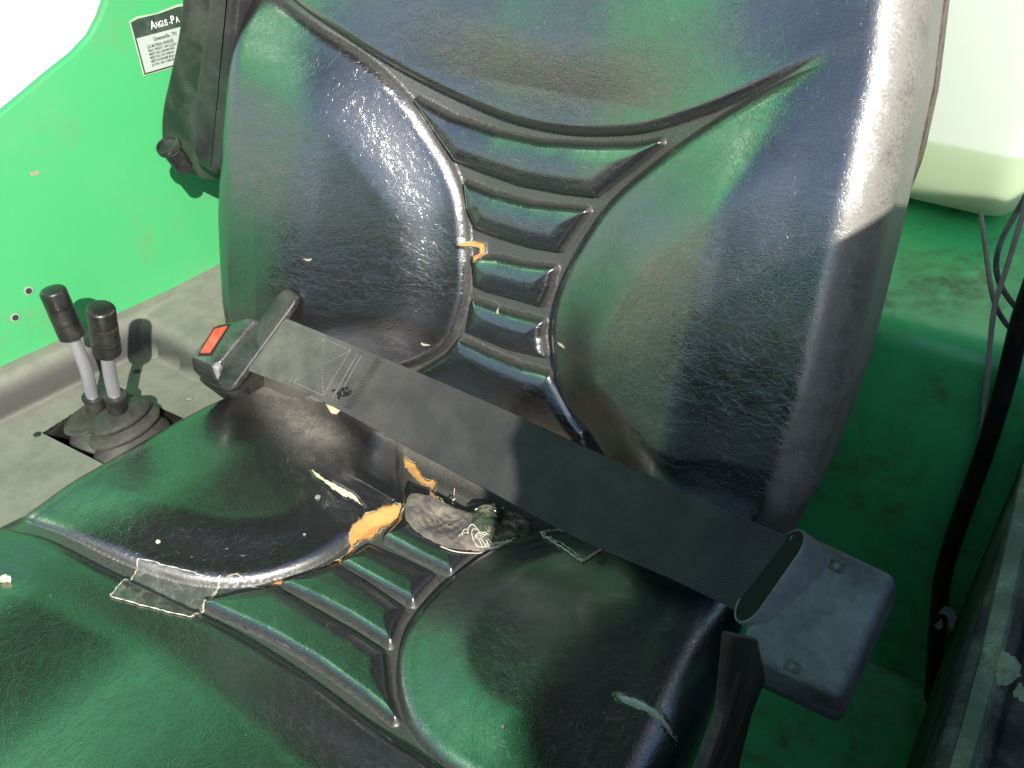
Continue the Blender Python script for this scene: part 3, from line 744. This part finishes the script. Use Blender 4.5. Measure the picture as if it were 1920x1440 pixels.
for p in ((53, 545), (28, 595)):
    q = wl2(p); bm = bmesh.new(); Fh = Fw @ Matrix.Translation((q[0], q[1], 0))
    lathe(bm, Fh, [(.0045, .0004), (.0045, .0009), (.003, .0011), (.0028, .0006)], 20); h_ = bmfin('bolt_hole', bm, mat('bare hole rim', (.25, .33, .25), .6)[0], wall)
    bm = bmesh.new(); lathe(bm, Fh, [(.0029, .0005), (.0029, .0013)], 20); bmfin('hole_shadow', bm, mat('hole dark', (.02, .025, .02), .8)[0], h_)
# chipped paint
bm = bmesh.new(); q = wl2((65, 325)); prism(bm, Fw @ Matrix.Translation((q[0], q[1], 0)), [(-.004, -.002), (0, -.0015), (.003, -.002), (.005, .0005), (.002, .002), (-.001, .001), (-.004, .003)], 0, .0003)
bmfin('paint_chip', bm, mat('bare primer', (.33, .27, .18), .8)[0], wall)

# sticker
q0, q1, q2 = np.array(wl2((243, 37))), np.array(wl2((267, 141))), np.array(wl2((335, 14)))
ex2 = (q2-q0)/np.linalg.norm(q2-q0); ey2 = np.array([-ex2[1], ex2[0]]); Hs = abs((q1-q0)@ey2); Wd = .078
print('sticker', q0, q1, q2, Hs)
Fs = Fw @ Matrix(((ex2[0], ey2[0], 0, q0[0]), (ex2[1], ey2[1], 0, q0[1]), (0, 0, 1, 0), (0, 0, 0, 1)))
def layer(nm, poly, z0, z1, m, par): bm = bmesh.new(); prism(bm, Fs, poly, z0, z1); return bmfin(nm, bm, m, par, smooth=False)
SW = mat('sticker white', (.40, .45, .42), .4)[0]; SK = plastic('sticker dark', (.03, .05, .04), .4, (.2, .25, .2), .3, 80)
stk = layer('specification_sticker', [(-.001, -.001-Hs), (Wd, -.001-Hs), (Wd, .002), (.05, .0028), (.034, .001), (.028, .0), (.008, .0012), (-.001, -.001)], .0003, .0006, mat('sticker edge', (.40, .50, .33), .6)[0], None)
tag(stk, 'black and white specification sticker on the green panel, partly behind the armrest', 'sticker')
layer('border', [(0, -Hs), (Wd-.001, -Hs), (Wd-.001, -.0015), (.05, .001), (.03, -.0008), (.008, -.0006), (.0, -.0022)], .0007, .001, SK, stk)
layer('white_field', [(.0014, -Hs+.0016), (Wd-.002, -Hs+.0016), (Wd-.002, -Hs*.335), (.0014, -Hs*.335)], .0011, .0014, SW, stk)
def text(body, x, y, size, m, par, sx=1.):
    cu = bpy.data.curves.new('t', 'FONT'); cu.body = body; cu.size = size; cu.extrude = .00005; cu.offset = size*.012; cu.resolution_u = 3
    o = bpy.data.objects.new('t', cu); link(o); dg = bpy.context.evaluated_depsgraph_get()
    me = bpy.data.meshes.new_from_object(o.evaluated_get(dg)); bpy.data.objects.remove(o)
    me.transform(Fs @ Matrix.Translation((x, y, .0017)) @ Matrix.Diagonal((sx, 1, 1, 1)))
    return fin('lettering', me, m, par, False)
INK = mat('sticker ink', (.03, .04, .035), .6)[0]; WINK = mat('white ink', (.7, .75, .7), .5)[0]
hd = Hs
text('A', .0178, -hd*.245, hd*.21, WINK, stk, .72); text('NGUS', .0232, -hd*.245, hd*.155, WINK, stk, .60); text('-', .0372, -hd*.245, hd*.16, WINK, stk, .8); text('P', .0393, -hd*.245, hd*.21, WINK, stk, .75); text('A', .0445, -hd*.245, hd*.155, WINK, stk, .7)
text('Greeneville , TN', .0175, -hd*.455, hd*.10, INK, stk, .72)
for k, s_ in enumerate(('JLG MATERIAL HANDLER', 'MAX. WEIGHT: 10001 kg (22,0', 'MEETS SAE: J1040 MAY94/2', 'MEETS ISO: 3471/2008 EN', 'MEETS ANSI/ASME B56.6/', 'JLG P/N: 1001117388 AP')):
    text(s_, .0095, -hd*(.555+.066*k), hd*(.08 if k == 0 else .064), INK, stk, .62 if k == 0 else .72)

# console : moulded tray with raised rim
con_z = -.02
def con_h(x, y):
    # distance to wall plane
    dw = (x-WA[0])*WN[0]+(y-WA[1])*WN[1]
    r1 = 1-np.clip((dw-.012)/.022, 0, 1); r1 = np.sqrt(np.clip(1-(1-r1)**2, 0, 1))*.034
    yb = -.022-(x+.437)*.10
    t_ = np.clip((y-yb)/.02, 0, 1); r2 = np.sqrt(np.clip(1-(1-t_)**2, 0, 1))*.030+np.clip(y-yb, 0, 1)*.06
    soft = np.maximum(r1, r2); return con_z+soft
nx, ny = 200, 260
xs = np.linspace(0, .24, nx); ys = np.linspace(-.62, .30, ny)
vs, fs = [], []
for j in ys:
    xw = WA[0]+(j-WA[1])*(WD[0]/WD[1])-.001
    for i in xs: vs.append((xw+i, j, float(con_h(xw+i, j))))
cut = (-.389, -.285, -.165, -.082)
for b_ in range(ny-1):
    for a_ in range(nx-1):
        k = b_*nx+a_; c_ = vs[k]
        cx, cyy = c_[0]+.0006, c_[1]+.0018
        if cut[0] < cx < cut[1] and cut[2] < cyy < cut[3]: continue
        fs.append((k, k+1, k+nx+1, k+nx))
console = add('side_console', vs, fs, CONSOLE)
tag(console, 'dusty grey moulded side console with raised rim around the levers', 'console')
# recess below the levers
bm = bmesh.new(); cxm, cym = (cut[0]+cut[1])/2, (cut[2]+cut[3])/2; lx, ly = cut[1]-cut[0]+.004, cut[3]-cut[2]+.006
for (dx, dy, sx, sy_) in ((-lx/2, 0, .003, ly), (lx/2, 0, .003, ly), (0, -ly/2, lx, .003), (0, ly/2, lx, .003)):
    box(bm, F0, (cxm+dx, cym+dy, con_z-.024), (sx, sy_, .046))
box(bm, F0, (cxm, cym, con_z-.05), (lx, ly, .006)); bmfin('lever_recess', bm, BLACK, console, smooth=False)
for p in ((256, 697), (355, 748), (70, 815)):
    q = Z(p, con_z); bm = bmesh.new(); lathe(bm, Matrix.Translation(q), [(.0035, 0), (.0035, .0008), (.002, .0016), (.0008, .0016)], 16)
    bmfin('screw', bm, CONSOLE if p[0] > 300 else BLACK, console)

def lever(px, y, boot, label, wk):
    e = empty('control_lever', (boot[0], boot[1], con_z)); tag(e, label, 'control lever', 'hydraulic levers on the console')
    P_ = [Y(p, y) for p in px]; n = len(P_)
    rod = smoothpts(P_[:-1], 30); bm = bmesh.new(); tube(bm, rod, .0058, 16); bmfin('shaft', bm, METAL, e)
    d = Vector(P_[-1]-P_[-2]); L = d.length; d.normalize()
    Fk = frame(P_[-2]-np.array(d)*.003, d.orthogonal(), d.cross(d.orthogonal()))
    if (Fk.to_3x3() @ Vector((0, 0, 1))).dot(d) < 0: Fk = Fk @ Matrix.Rotation(math.pi, 4, 'X')
    pr = [(.006, 0), (wk*.97, .0006)]
    for k in range(3):
        z0, z1 = L*k/3, L*(k+1)/3; rw = wk*(1-.012*k)
        pr += [(rw, z0+.001), (rw, z1-.0012), (rw-.0011, z1-.0007), (rw-.0011, z1)]
    pr = pr[:-2]; z_ = pr[-1][1]; pr += [(wk*.94, z_+.0015), (wk*.82, z_+.003), (wk*.6, z_+.0038), (.001, z_+.0042)]
    bm = bmesh.new(); lathe(bm, Fk, pr, 32); bmfin('grip', bm, GRIP, e)
    base = P_[0]; dd = Vector(P_[1]-P_[0]).normalized(); Fc = frame(P_[0]-np.array(dd)*.018, dd.orthogonal(), dd.cross(dd.orthogonal()))
    if (Fc.to_3x3() @ Vector((0, 0, 1))).dot(dd) < 0: Fc = Fc @ Matrix.Rotation(math.pi, 4, 'X')
    bm = bmesh.new(); lathe(bm, Fc, [(.0085, -.004), (.0085, .017), (.0098, .0175), (.0098, .0195), (.006, .02)], 24); bmfin('collar', bm, BLACK, e)
    # bellows boot, oval, three folds, leaning
    bm = bmesh.new(); pr = [(.0385, -.03)]
    zt_ = float(P_[0][2]-con_z)-.017; lev = [(-.022, .040), (-.002+zt_*.28, .036), (zt_*.62, .031), (zt_, .025)]
    prof = []
    for (za, ra), (zb, rb) in zip(lev, lev[1:]):
        dz = zb-za
        prof += [(ra*.62, za), (ra*.9, za+dz*.12), (ra*.99, za+dz*.28), (ra, za+dz*.42), (ra*.97, za+dz*.56), (ra*.85, za+dz*.70), (rb*.74, za+dz*.86)]
    prof += [(.013, lev[-1][0]-.001), (.0095, lev[-1][0])]
    n_ = 40; rings = []
    top = Vector(P_[0])-dd*.017
    for r, z in prof:
        f = (z+.022)/(zt_+.022); cxy = (boot[0]+(top.x-boot[0])*f, boot[1]+(top.y-boot[1])*f)
        rings.append([bm.verts.new((cxy[0]+r*.60*math.cos(2*math.pi*k/n_), cxy[1]+r*1.0*math.sin(2*math.pi*k/n_), con_z+z+.10*(r*1.12*math.sin(2*math.pi*k/n_))*0)) for k in range(n_)])
    for a, b in zip(rings, rings[1:]):
        for k in range(n_): bm.faces.new((a[k], a[(k+1) % n_], b[(k+1) % n_], b[k]))
    bm.faces.new(rings[-1]); bmfin('rubber_boot', bm, RUBBER, e)
    return e
GRIP = plastic('lever grip', (.012, .012, .012), .3, (.1, .1, .08), .25, 40)
lever([(215, 742), (206, 700), (200, 655), (188, 575)], -.130, (-.315, -.125), 'right of two short control levers, straight steel shaft with black ribbed grip and rubber boot', .0118)
lever([(174, 745), (160, 690), (134, 626), (96, 540)], -.120, (-.352, -.118), 'left of two short control levers, bent shaft leaning toward the green panel', .0115)

# ------------------------------------------------------------------ folded armrest
arm = empty('armrest', (-.40, .12, .12)); tag(arm, 'folded-up black armrest standing left of the backrest with a round adjuster knob', 'armrest')
ya = .045
def flat(px, y, th, m, nm, par, bev, seg=5, sm=True):
    pts = [Y(p, y) for p in px]; pts = sm2([(q[0], q[2]) for q in pts], len(px)*5)
    F = Matrix(((1, 0, 0, 0), (0, 0, 1, y), (0, 1, 0, 0), (0, 0, 0, 1))); bm = bmesh.new(); prism(bm, F, pts, 0, th)
    return bmfin(nm, bm, m, par, bevel=bev, seg=seg, angle=60)
VIN2 = plastic('armrest vinyl', (.022, .021, .024), .38, (.10, .095, .09), .45, 14, .0003)
def slab(px, y, th, r, m, nm, par):
    pts = sm2([(q[0], q[2]) for q in [Y(p, y) for p in px+px[:1]]], len(px)*8)[:-1]; P_ = np.array(pts); n = len(P_)
    T_ = np.roll(P_, -1, 0)-np.roll(P_, 1, 0); T_ /= np.linalg.norm(T_, axis=1)[:, None]; Nn = np.stack([T_[:, 1], -T_[:, 0]], 1)
    if np.sum(Nn*(P_-P_.mean(0))) < 0: Nn = -Nn
    bm = bmesh.new(); R_ = []
    prf = [(r*(1-math.sin(a)), r*(1-math.cos(a))) for a in np.linspace(0, math.pi/2, 8)]  # inset, depth
    for ins_, dp in prf+[(0, th)]:
        Q = P_-Nn*ins_; R_.append([bm.verts.new((q[0], y+dp, q[1])) for q in Q])
    for a, b in zip(R_, R_[1:]):
        for k in range(n): bm.faces.new((a[k], a[(k+1) % n], b[(k+1) % n], b[k]))
    bm.faces.new(R_[0][::-1]); bm.faces.new(R_[-1]); return bmfin(nm, bm, m, par)
slab([(345, -150), (336, 30), (318, 130), (303, 200), (300, 250), (308, 290), (335, 322), (380, 338), (410, 330), (420, 250), (425, 100), (425, -150)], .066, .012, .005, BLACK, 'mounting_plate', arm)
slab([(392, -150), (386, 0), (376, 80), (366, 150), (358, 220), (356, 270), (368, 305), (388, 322), (405, 326), (425, 280), (440, 100), (452, -150)], .050, .07, .007, VIN2, 'arm_pad', arm)
kc = Y((330, 262), ya); dn = Y((342, 312), ya)-kc; dn /= np.linalg.norm(dn)
Fk = frame(kc+dn*.0, np.cross(dn, [0, 1, 0]), [0, 1, 0]);
ez_ = Vector(-dn-np.array([0, .45, 0])).normalized(); exx = Vector((1, 0, 0)); exx = (exx-ez_*exx.dot(ez_)).normalized(); eyy = ez_.cross(exx)
kc2 = Y((335, 300), ya-.01)
Fk = Matrix(((exx.x, eyy.x, ez_.x, kc2[0]), (exx.y, eyy.y, ez_.y, kc2[1]), (exx.z, eyy.z, ez_.z, kc2[2]), (0, 0, 0, 1)))
bm = bmesh.new(); lathe(bm, Fk, [(.0085, -.01), (.0088, .0135)], 28); kn = bmfin('adjuster_knob', bm, BLACK, arm)
bm = bmesh.new(); lathe(bm, Fk, [(.0088, .0136), (.0106, .0138), (.0106, .0145), (.009, .0147)], 28); bmfin('knob_ring', bm, mat('white ring', (.5, .5, .46), .6)[0], kn)
bm = bmesh.new(); n_ = 56; R_ = []
for z in (.0148, .0195):
    R_.append([bm.verts.new(Fk @ Vector(((.0112+.0004*(k % 2))*math.cos(2*math.pi*k/n_), (.0112+.0004*(k % 2))*math.sin(2*math.pi*k/n_), z))) for k in range(n_)])
for (r, z) in ((.0108, .0205), (.0095, .0205), (.0088, .0185), (.001, .0178)):
    R_.append([bm.verts.new(Fk @ Vector((r*math.cos(2*math.pi*k/n_), r*math.sin(2*math.pi*k/n_), z))) for k in range(n_)])
for a, b in zip(R_, R_[1:]):
    for k in range(n_): bm.faces.new((a[k], a[(k+1) % n_], b[(k+1) % n_], b[k]))
bm.faces.new(R_[-1]); bmfin('knob_cap', bm, BLACK, kn)

# ------------------------------------------------------------------ right side: bulkhead, ledge, jug, hoses, rail
LZ, LY = .05, .282
bm = bmesh.new()
prof = [(.75, LZ+.045), (.60, LZ+.035), (LY+.03, LZ), (LY+.012, LZ-.003), (LY+.003, LZ-.011), (LY, LZ-.024), (LY-.005, -.30), (LY-.03, -.36), (LY-.09, -.385), (-.6, -.40), (-.6, -.42), (.75, -.42)]
A = [[bm.verts.new((x, y, z)) for y, z in prof] for x in (-.40, -.1, .2, .4, .75)]
n_ = len(prof)
for a, b in zip(A, A[1:]):
    for k in range(n_): bm.faces.new((a[k], a[(k+1) % n_], b[(k+1) % n_], b[k]))
bm.faces.new(A[0]); bm.faces.new(A[-1][::-1])
bulk = bmfin('rear_bulkhead', bm, GREEN_DIRTY); tag(bulk, 'grimy dark green bulkhead with rounded ledge behind and right of the seat', 'bulkhead')
# jug
jug = empty('plastic_jug', (.30, .55, LZ+.02)); tag(jug, 'translucent white plastic jug part full of liquid on the green ledge', 'jug')
Ja, Jb = Z((1712, 392), LZ+.03), Z((1862, 427), LZ+.03)
print('jug base', Ja, Jb)
def jugmat():
    m, t, b = mat('milky plastic', (.86, .90, .84), .35)
    b.inputs['Subsurface Weight'].default_value = 0
    sp = N(t, 'SeparateXYZ'); t.links.new(coords(t), sp.inputs[0]); lv = ramp(t, sp.outputs[2], .150, .156); t.links.new(mixc(t, lv, (.50, .60, .40), (.88, .90, .87)), b.inputs['Base Color'])
    tr = N(t, 'BsdfTranslucent'); tr.inputs['Color'].default_value = (.92, .95, .88, 1); mx = N(t, 'MixShader'); mx.inputs[0].default_value = .55
    out = t.nodes['Material Output']; t.links.new(b.outputs[0], mx.inputs[1]); t.links.new(tr.outputs[0], mx.inputs[2]); t.links.new(mx.outputs[0], out.inputs[0]); return m
JM = jugmat(); dirj = (Jb-Ja); wj = .26; dj = .17; dirj = dirj/np.linalg.norm(dirj)
yaw_j = math.atan2(dirj[1], dirj[0])
Fj = Matrix.Translation(Ja+np.array([0, 0, 0])) @ Matrix.Rotation(yaw_j, 4, 'Z')
wj = np.linalg.norm(Jb-Ja)+.018
bm = bmesh.new(); box(bm, Fj, (wj/2-.035, dj/2, .19), (wj+.07, dj, .38)); bmfin('jug_body', bm, JM, jug, bevel=.03, seg=6)
bm = bmesh.new(); box(bm, Fj, (wj/2-.035, dj/2, .045), (wj+.062, dj-.008, .07))
LQ, t_, b_ = mat('greenish liquid', (.50, .62, .45), .2); bmfin('liquid', bm, LQ, jug, bevel=.027, seg=5)
bm = bmesh.new(); box(bm, Fj, (wj+.03, .11, .22), (.05, .15, .34)); bmfin('jug_shoulder', bm, JM, jug, bevel=.02, seg=4)
bm = bmesh.new(); lathe(bm, Fj @ Matrix.Translation((.05, .09, .38)), [(.028, -.01), (.028, .03), (.022, .032)], 24); bmfin('jug_cap', bm, mat('cap', (.7, .7, .65), .4)[0], jug)

def hose(px, y, r, m, nm, label, cat, group=None, ns=90):
    ys_ = y if hasattr(y, '__len__') else [y]*len(px)
    P_ = smoothpts([Y(p, q) for p, q in zip(px, ys_)], ns); bm = bmesh.new(); tube(bm, P_, r, 14)
    o = bmfin(nm, bm, m); return tag(o, label, cat, group)
HOSE = plastic('hose rubber', (.008, .008, .008), .5, (.08, .06, .05), .3, 30)
hose([(1960, 470), (1915, 600), (1885, 720), (1845, 850), (1795, 990), (1768, 1080), (1757, 1180), (1750, 1280), (1740, 1380), (1735, 1500)], [.25, .25, .255, .26, .26, .258, .25, .245, .245, .245], .0082, HOSE, 'hydraulic_hose', 'thick black hose running down the green bulkhead beside the rail', 'hose')
hose([(1935, 330), (1918, 400), (1888, 500), (1866, 570), (1857, 640), (1852, 700), (1846, 755), (1840, 810), (1828, 870), (1812, 930)], [.26]*6+[.262]*4, .0022, plastic('grey cord', (.38, .38, .32), .7, (.2, .18, .14), .6, 60), 'pull_cord', 'thin pale grey cord hanging in front of the hose', 'cord')
CB = plastic('cable sheath', (.02, .03, .032), .45)
hose([(1838, 400), (1846, 450), (1855, 520), (1866, 570), (1885, 605), (1910, 630)], [.40, .36, .30, .27, .26, .25], .0022, CB, 'thin_cable', 'thin dark cable coming out from under the jug', 'cable')
hose([(1945, 330), (1905, 400), (1878, 450), (1868, 500), (1882, 545), (1925, 600)], [.34, .32, .30, .28, .27, .25], .0024, CB, 'thin_cable', 'thin dark cable looping across the pale cord', 'cable')
# torn paper
q = Y((1775, 1158), .20); bm = bmesh.new(); Fp = frame(q, (1, 0, .1), (0, .2, 1))
for pts, z in (([(-.008, .002), (-.004, .012), (.004, .011), (.009, .004), (.003, -.001), (-.002, .003)], 0), ([(.002, -.001), (.008, .004), (.007, -.012), (.003, -.008)], .001), ([(-.009, -.014), (-.004, -.003), (-.001, -.012), (-.004, -.017)], -.001)):
    prism(bm, Fp, pts, z, z+.0006)
tag(bmfin('paper_scrap', bm, mat('dirty paper', (.45, .42, .36), .8)[0], smooth=False), 'torn scrap of dirty paper stuck by the hose', 'paper scrap')

# side rail, right edge
r0_, r1_ = Z((1920, 880), .02), Z((1750, 1440), .02); d = (r0_-r1_); d /= np.linalg.norm(d)
print('rail', r0_, r1_)
Fr = frame(r1_-d*.15, d, (1, 0, 0))
if (Fr.to_3x3() @ Vector((0, 0, 1))).z < 0: Fr = Fr @ Matrix.Rotation(math.pi, 4, 'X')
sg = 1 if (Fr.to_3x3() @ Vector((0, 1, 0))).x > 0 else -1
bm = bmesh.new()
pr = [(0, -.30), (0, -.006), (.006, .0), (.020, .004), (.026, .002), (.030, -.010), (.2, -.02), (.2, -.30)]
A = [[bm.verts.new(Fr @ Vector((L, sg*a, b_))) for a, b_ in pr] for L in np.linspace(0, .52, 6)]
for a, b_ in zip(A, A[1:]):
    for k in range(8): bm.faces.new((a[k], a[(k+1) % 8], b_[(k+1) % 8], b_[k]))
bm.faces.new(A[0]); bm.faces.new(A[-1][::-1])
bm2 = bmesh.new(); A = [[bm2.verts.new(Fr @ Vector((L, sg*(a+.0045*math.sin(L*9)), b_))) for a, b_ in ((.0015+.004*(.52-L), .001), (.003, .0042), (.011+.006*L, .0065), (.014+.006*L, .004))] for L in np.linspace(.02, .51, 30)]
for a, b_ in zip(A, A[1:]):
    for k in range(4): bm2.faces.new((a[k], a[(k+1) % 4], b_[(k+1) % 4], b_[k]))
bm2.faces.new(A[0]); bm2.faces.new(A[-1][::-1])
rail = bmfin('side_rail', bm, RAIL, bevel=.0015); tag(rail, 'grimy black side rail with pale green scuffed edge at the right', 'rail')
bmfin('scuffed_edge', bm2, plastic('scuffed green edge', (.10, .16, .10), .7, (.30, .40, .28), .9, 30, .0005), rail)
# mud splash on the rail
def splat(p, r, z, m, par, seed):
    q = Z(p, z); bm = bmesh.new(); rr = random.Random(seed); n_ = 40
    vs = []
    for ring, f in ((0, 1.), (1, .75), (2, .4)):
        vs.append([bm.verts.new((q[0]+r*f*(1+.18*math.sin(k*.5+seed)+rr.uniform(-.1, .1))*math.cos(2*math.pi*k/n_)*.7, q[1]+r*f*(1+.2*math.sin(k*.6)+rr.uniform(-.1, .1))*math.sin(2*math.pi*k/n_), q[2]+[-.001, .0010, .0012][ring]+rr.uniform(0, .0012))) for k in range(n_)])
    for a, b in zip(vs, vs[1:]):
        for k in range(n_): bm.faces.new((a[k], a[(k+1) % n_], b[(k+1) % n_], b[k]))
    bm.faces.new(vs[-1]); return bmfin('mud_splash', bm, m, par)
MUD = plastic('dried green mud', (.42, .54, .34), .9, (.12, .16, .09), .7, 120, .001)
splat((1872, 1245), .016, .0245, MUD, rail, 1); splat((1915, 1298), .006, .0215, MUD, rail, 2)

# crumbs
def crumb(p, fn, pad, r, m, label, seed):
    rr = random.Random(seed); bm = bmesh.new(); q = pad.surf(*fn(p), r*.6)
    bmesh.ops.create_icosphere(bm, subdivisions=2, radius=r, matrix=Matrix.Translation(q))
    for v in bm.verts: v.co += (v.co-Vector(q))*rr.uniform(-.35, .45)
    return tag(bmfin('crumb', bm, m, smooth=False), label, 'crumb')
CRM = mat('crumb', (.75, .70, .45), .9)[0]
crumb((37, 1152), K, CUSH, .0030, CRM, 'yellowish foam crumb on the front of the cushion at left', 4)
crumb((304, 1047), K, CUSH, .0012, CRM, 'tiny pale crumb just above the clear tape patch', 5)
crumb((942, 1408), K, CUSH, .0010, CRM, 'tiny white crumb low on the right cushion lobe', 6)
FLK = plastic('grey flake', (.22, .23, .2), .6)
crumb((597, 954), K, CUSH, .0020, FLK, 'grey flake beside the small tear in the left lobe', 7)
crumb((570, 1013), K, CUSH, .0010, FLK, 'small grey flake below the small tear', 8)

# ------------------------------------------------------------------ unseen shapes added for shade and reflections: door, panels, bank; plus the ground
s_ = SUN
bm = bmesh.new()
Fd = Matrix(((0, 0, 1, .62), (1, 0, 0, 0), (0, 1, 0, 0), (0, 0, 0, 1)))
prism(bm, Fd, [(-.66, -.5), (.38, -.5), (.38, .38), (.20, .40), (.10, .50), (-.05, .52), (-.233, .598), (-.344, .615), (-.50, .622), (-.53, .60), (-.537, .56), (-.575, .515), (-.66, .488)], 0, .02)
blocker = bmfin('shade_panel', bm, BLACK, bevel=.002); tag(blocker, 'black door panel standing open to the right of the seat', 'blocker')  # added black panel, outline cut to cast the shade edge on belt and backrest
g = add('ground', [(-40, -40, -1.5), (40, -40, -1.5), (40, 40, -1.5), (-40, 40, -1.5)], [(0, 1, 2, 3)], plastic('pale concrete', (.68, .63, .54), .9, (.55, .5, .42), .4, .6, .002), smooth=False)
tag(g, kind='structure')

roof = empty('added_roof', (0, .15, 1.5)); tag(roof, 'dark roof slab above the seat', 'roof')
bm = bmesh.new(); box(bm, F0, (-.17, .42, 1.53), (1.02, 2.40, .06)); bmfin('roof_slab', bm, mat('roof slab', (.012, .012, .012), .9)[0], roof, bevel=.02)  # slab added overhead to keep sky out of the seat reflections
refl = empty('reflection_panels', (-.64, .2, .4)); tag(refl, 'green and black pillar above the side panel', 'reflection panel')
bm = bmesh.new(); box(bm, Matrix.Translation((-.70, -.45, .94)) @ Matrix.Rotation(rad(-14), 4, 'Z'), (0, 0, 0), (.04, 1.30, 1.08)); bmfin('green_reflector', bm, paint('reflector green', (.13, .64, .28)), refl, bevel=.015)  # added panel, turned sunward and lightened to put green into the cushion reflection
bm = bmesh.new(); box(bm, F0, (-.57, .50, .94), (.06, .69, 1.08)); bmfin('dark_refl_panel', bm, BLACK, refl, bevel=.015)  # added black panel, darkens the cushion reflection beside the green one
bm = bmesh.new(); box(bm, F0, (.08, -1.5, .43), (.86, .22, .30)); tag(bmfin('green_refl_block', bm, GREEN, bevel=.03, seg=4), 'green boom added unseen ahead for backrest reflections', 'reflection block')  # green block added ahead so the backrest reflects green

bm = bmesh.new(); box(bm, F0, (-.2, -.95, -.24), (1.6, .10, .94)); tag(bmfin('reflection_board', bm, BLACK, bevel=.03, seg=4), 'black dashboard added unseen to darken the lower backrest', 'reflection board')  # black board added in front to darken the lower backrest reflection
bm = bmesh.new(); box(bm, F0, (.62, -1.0, -.2), (.03, .68, .56)); tag(bmfin('reflection_strip', bm, BLACK, bevel=.01), 'low black sill added unseen to darken the backrest, by the door', 'reflection strip')  # low black strip added to darken right-hand backrest reflections
bm = bmesh.new(); box(bm, F0, (0, .88, 1.05), (1.3, .05, .90)); tag(bmfin('sky_blocker', bm, BLACK, bevel=.01), 'black upper sky blocker added unseen to keep cushion reflections dark', 'sky blocker')  # black panel added behind to hide sky from the right cushion reflection
bm = bmesh.new(); box(bm, F0, (.05, -.45, -.365), (1.0, .9, .02)); tag(bmfin('dark_floor_sheet', bm, RUBBER, bevel=.005), 'added dark sheet keeping floor green out of the reflections', 'dark sheet')  # dark sheet added over the green floor to kill its reflection

REFL_TAN = plastic('reflection tan', (.78, .68, .42), .95, (.6, .52, .32), .6, .8, .01)  # tan slope added ahead to give the backrest its golden reflection
tag(add('reflection_bank', [(-40, -5, -1.49), (30, -5, -1.49), (30, -9, -.6), (-40, -9, -.6), (30, -18, 1.75), (-40, -18, 1.6)], [(0, 1, 2, 3), (3, 2, 4, 5)], REFL_TAN, smooth=False), kind='structure')
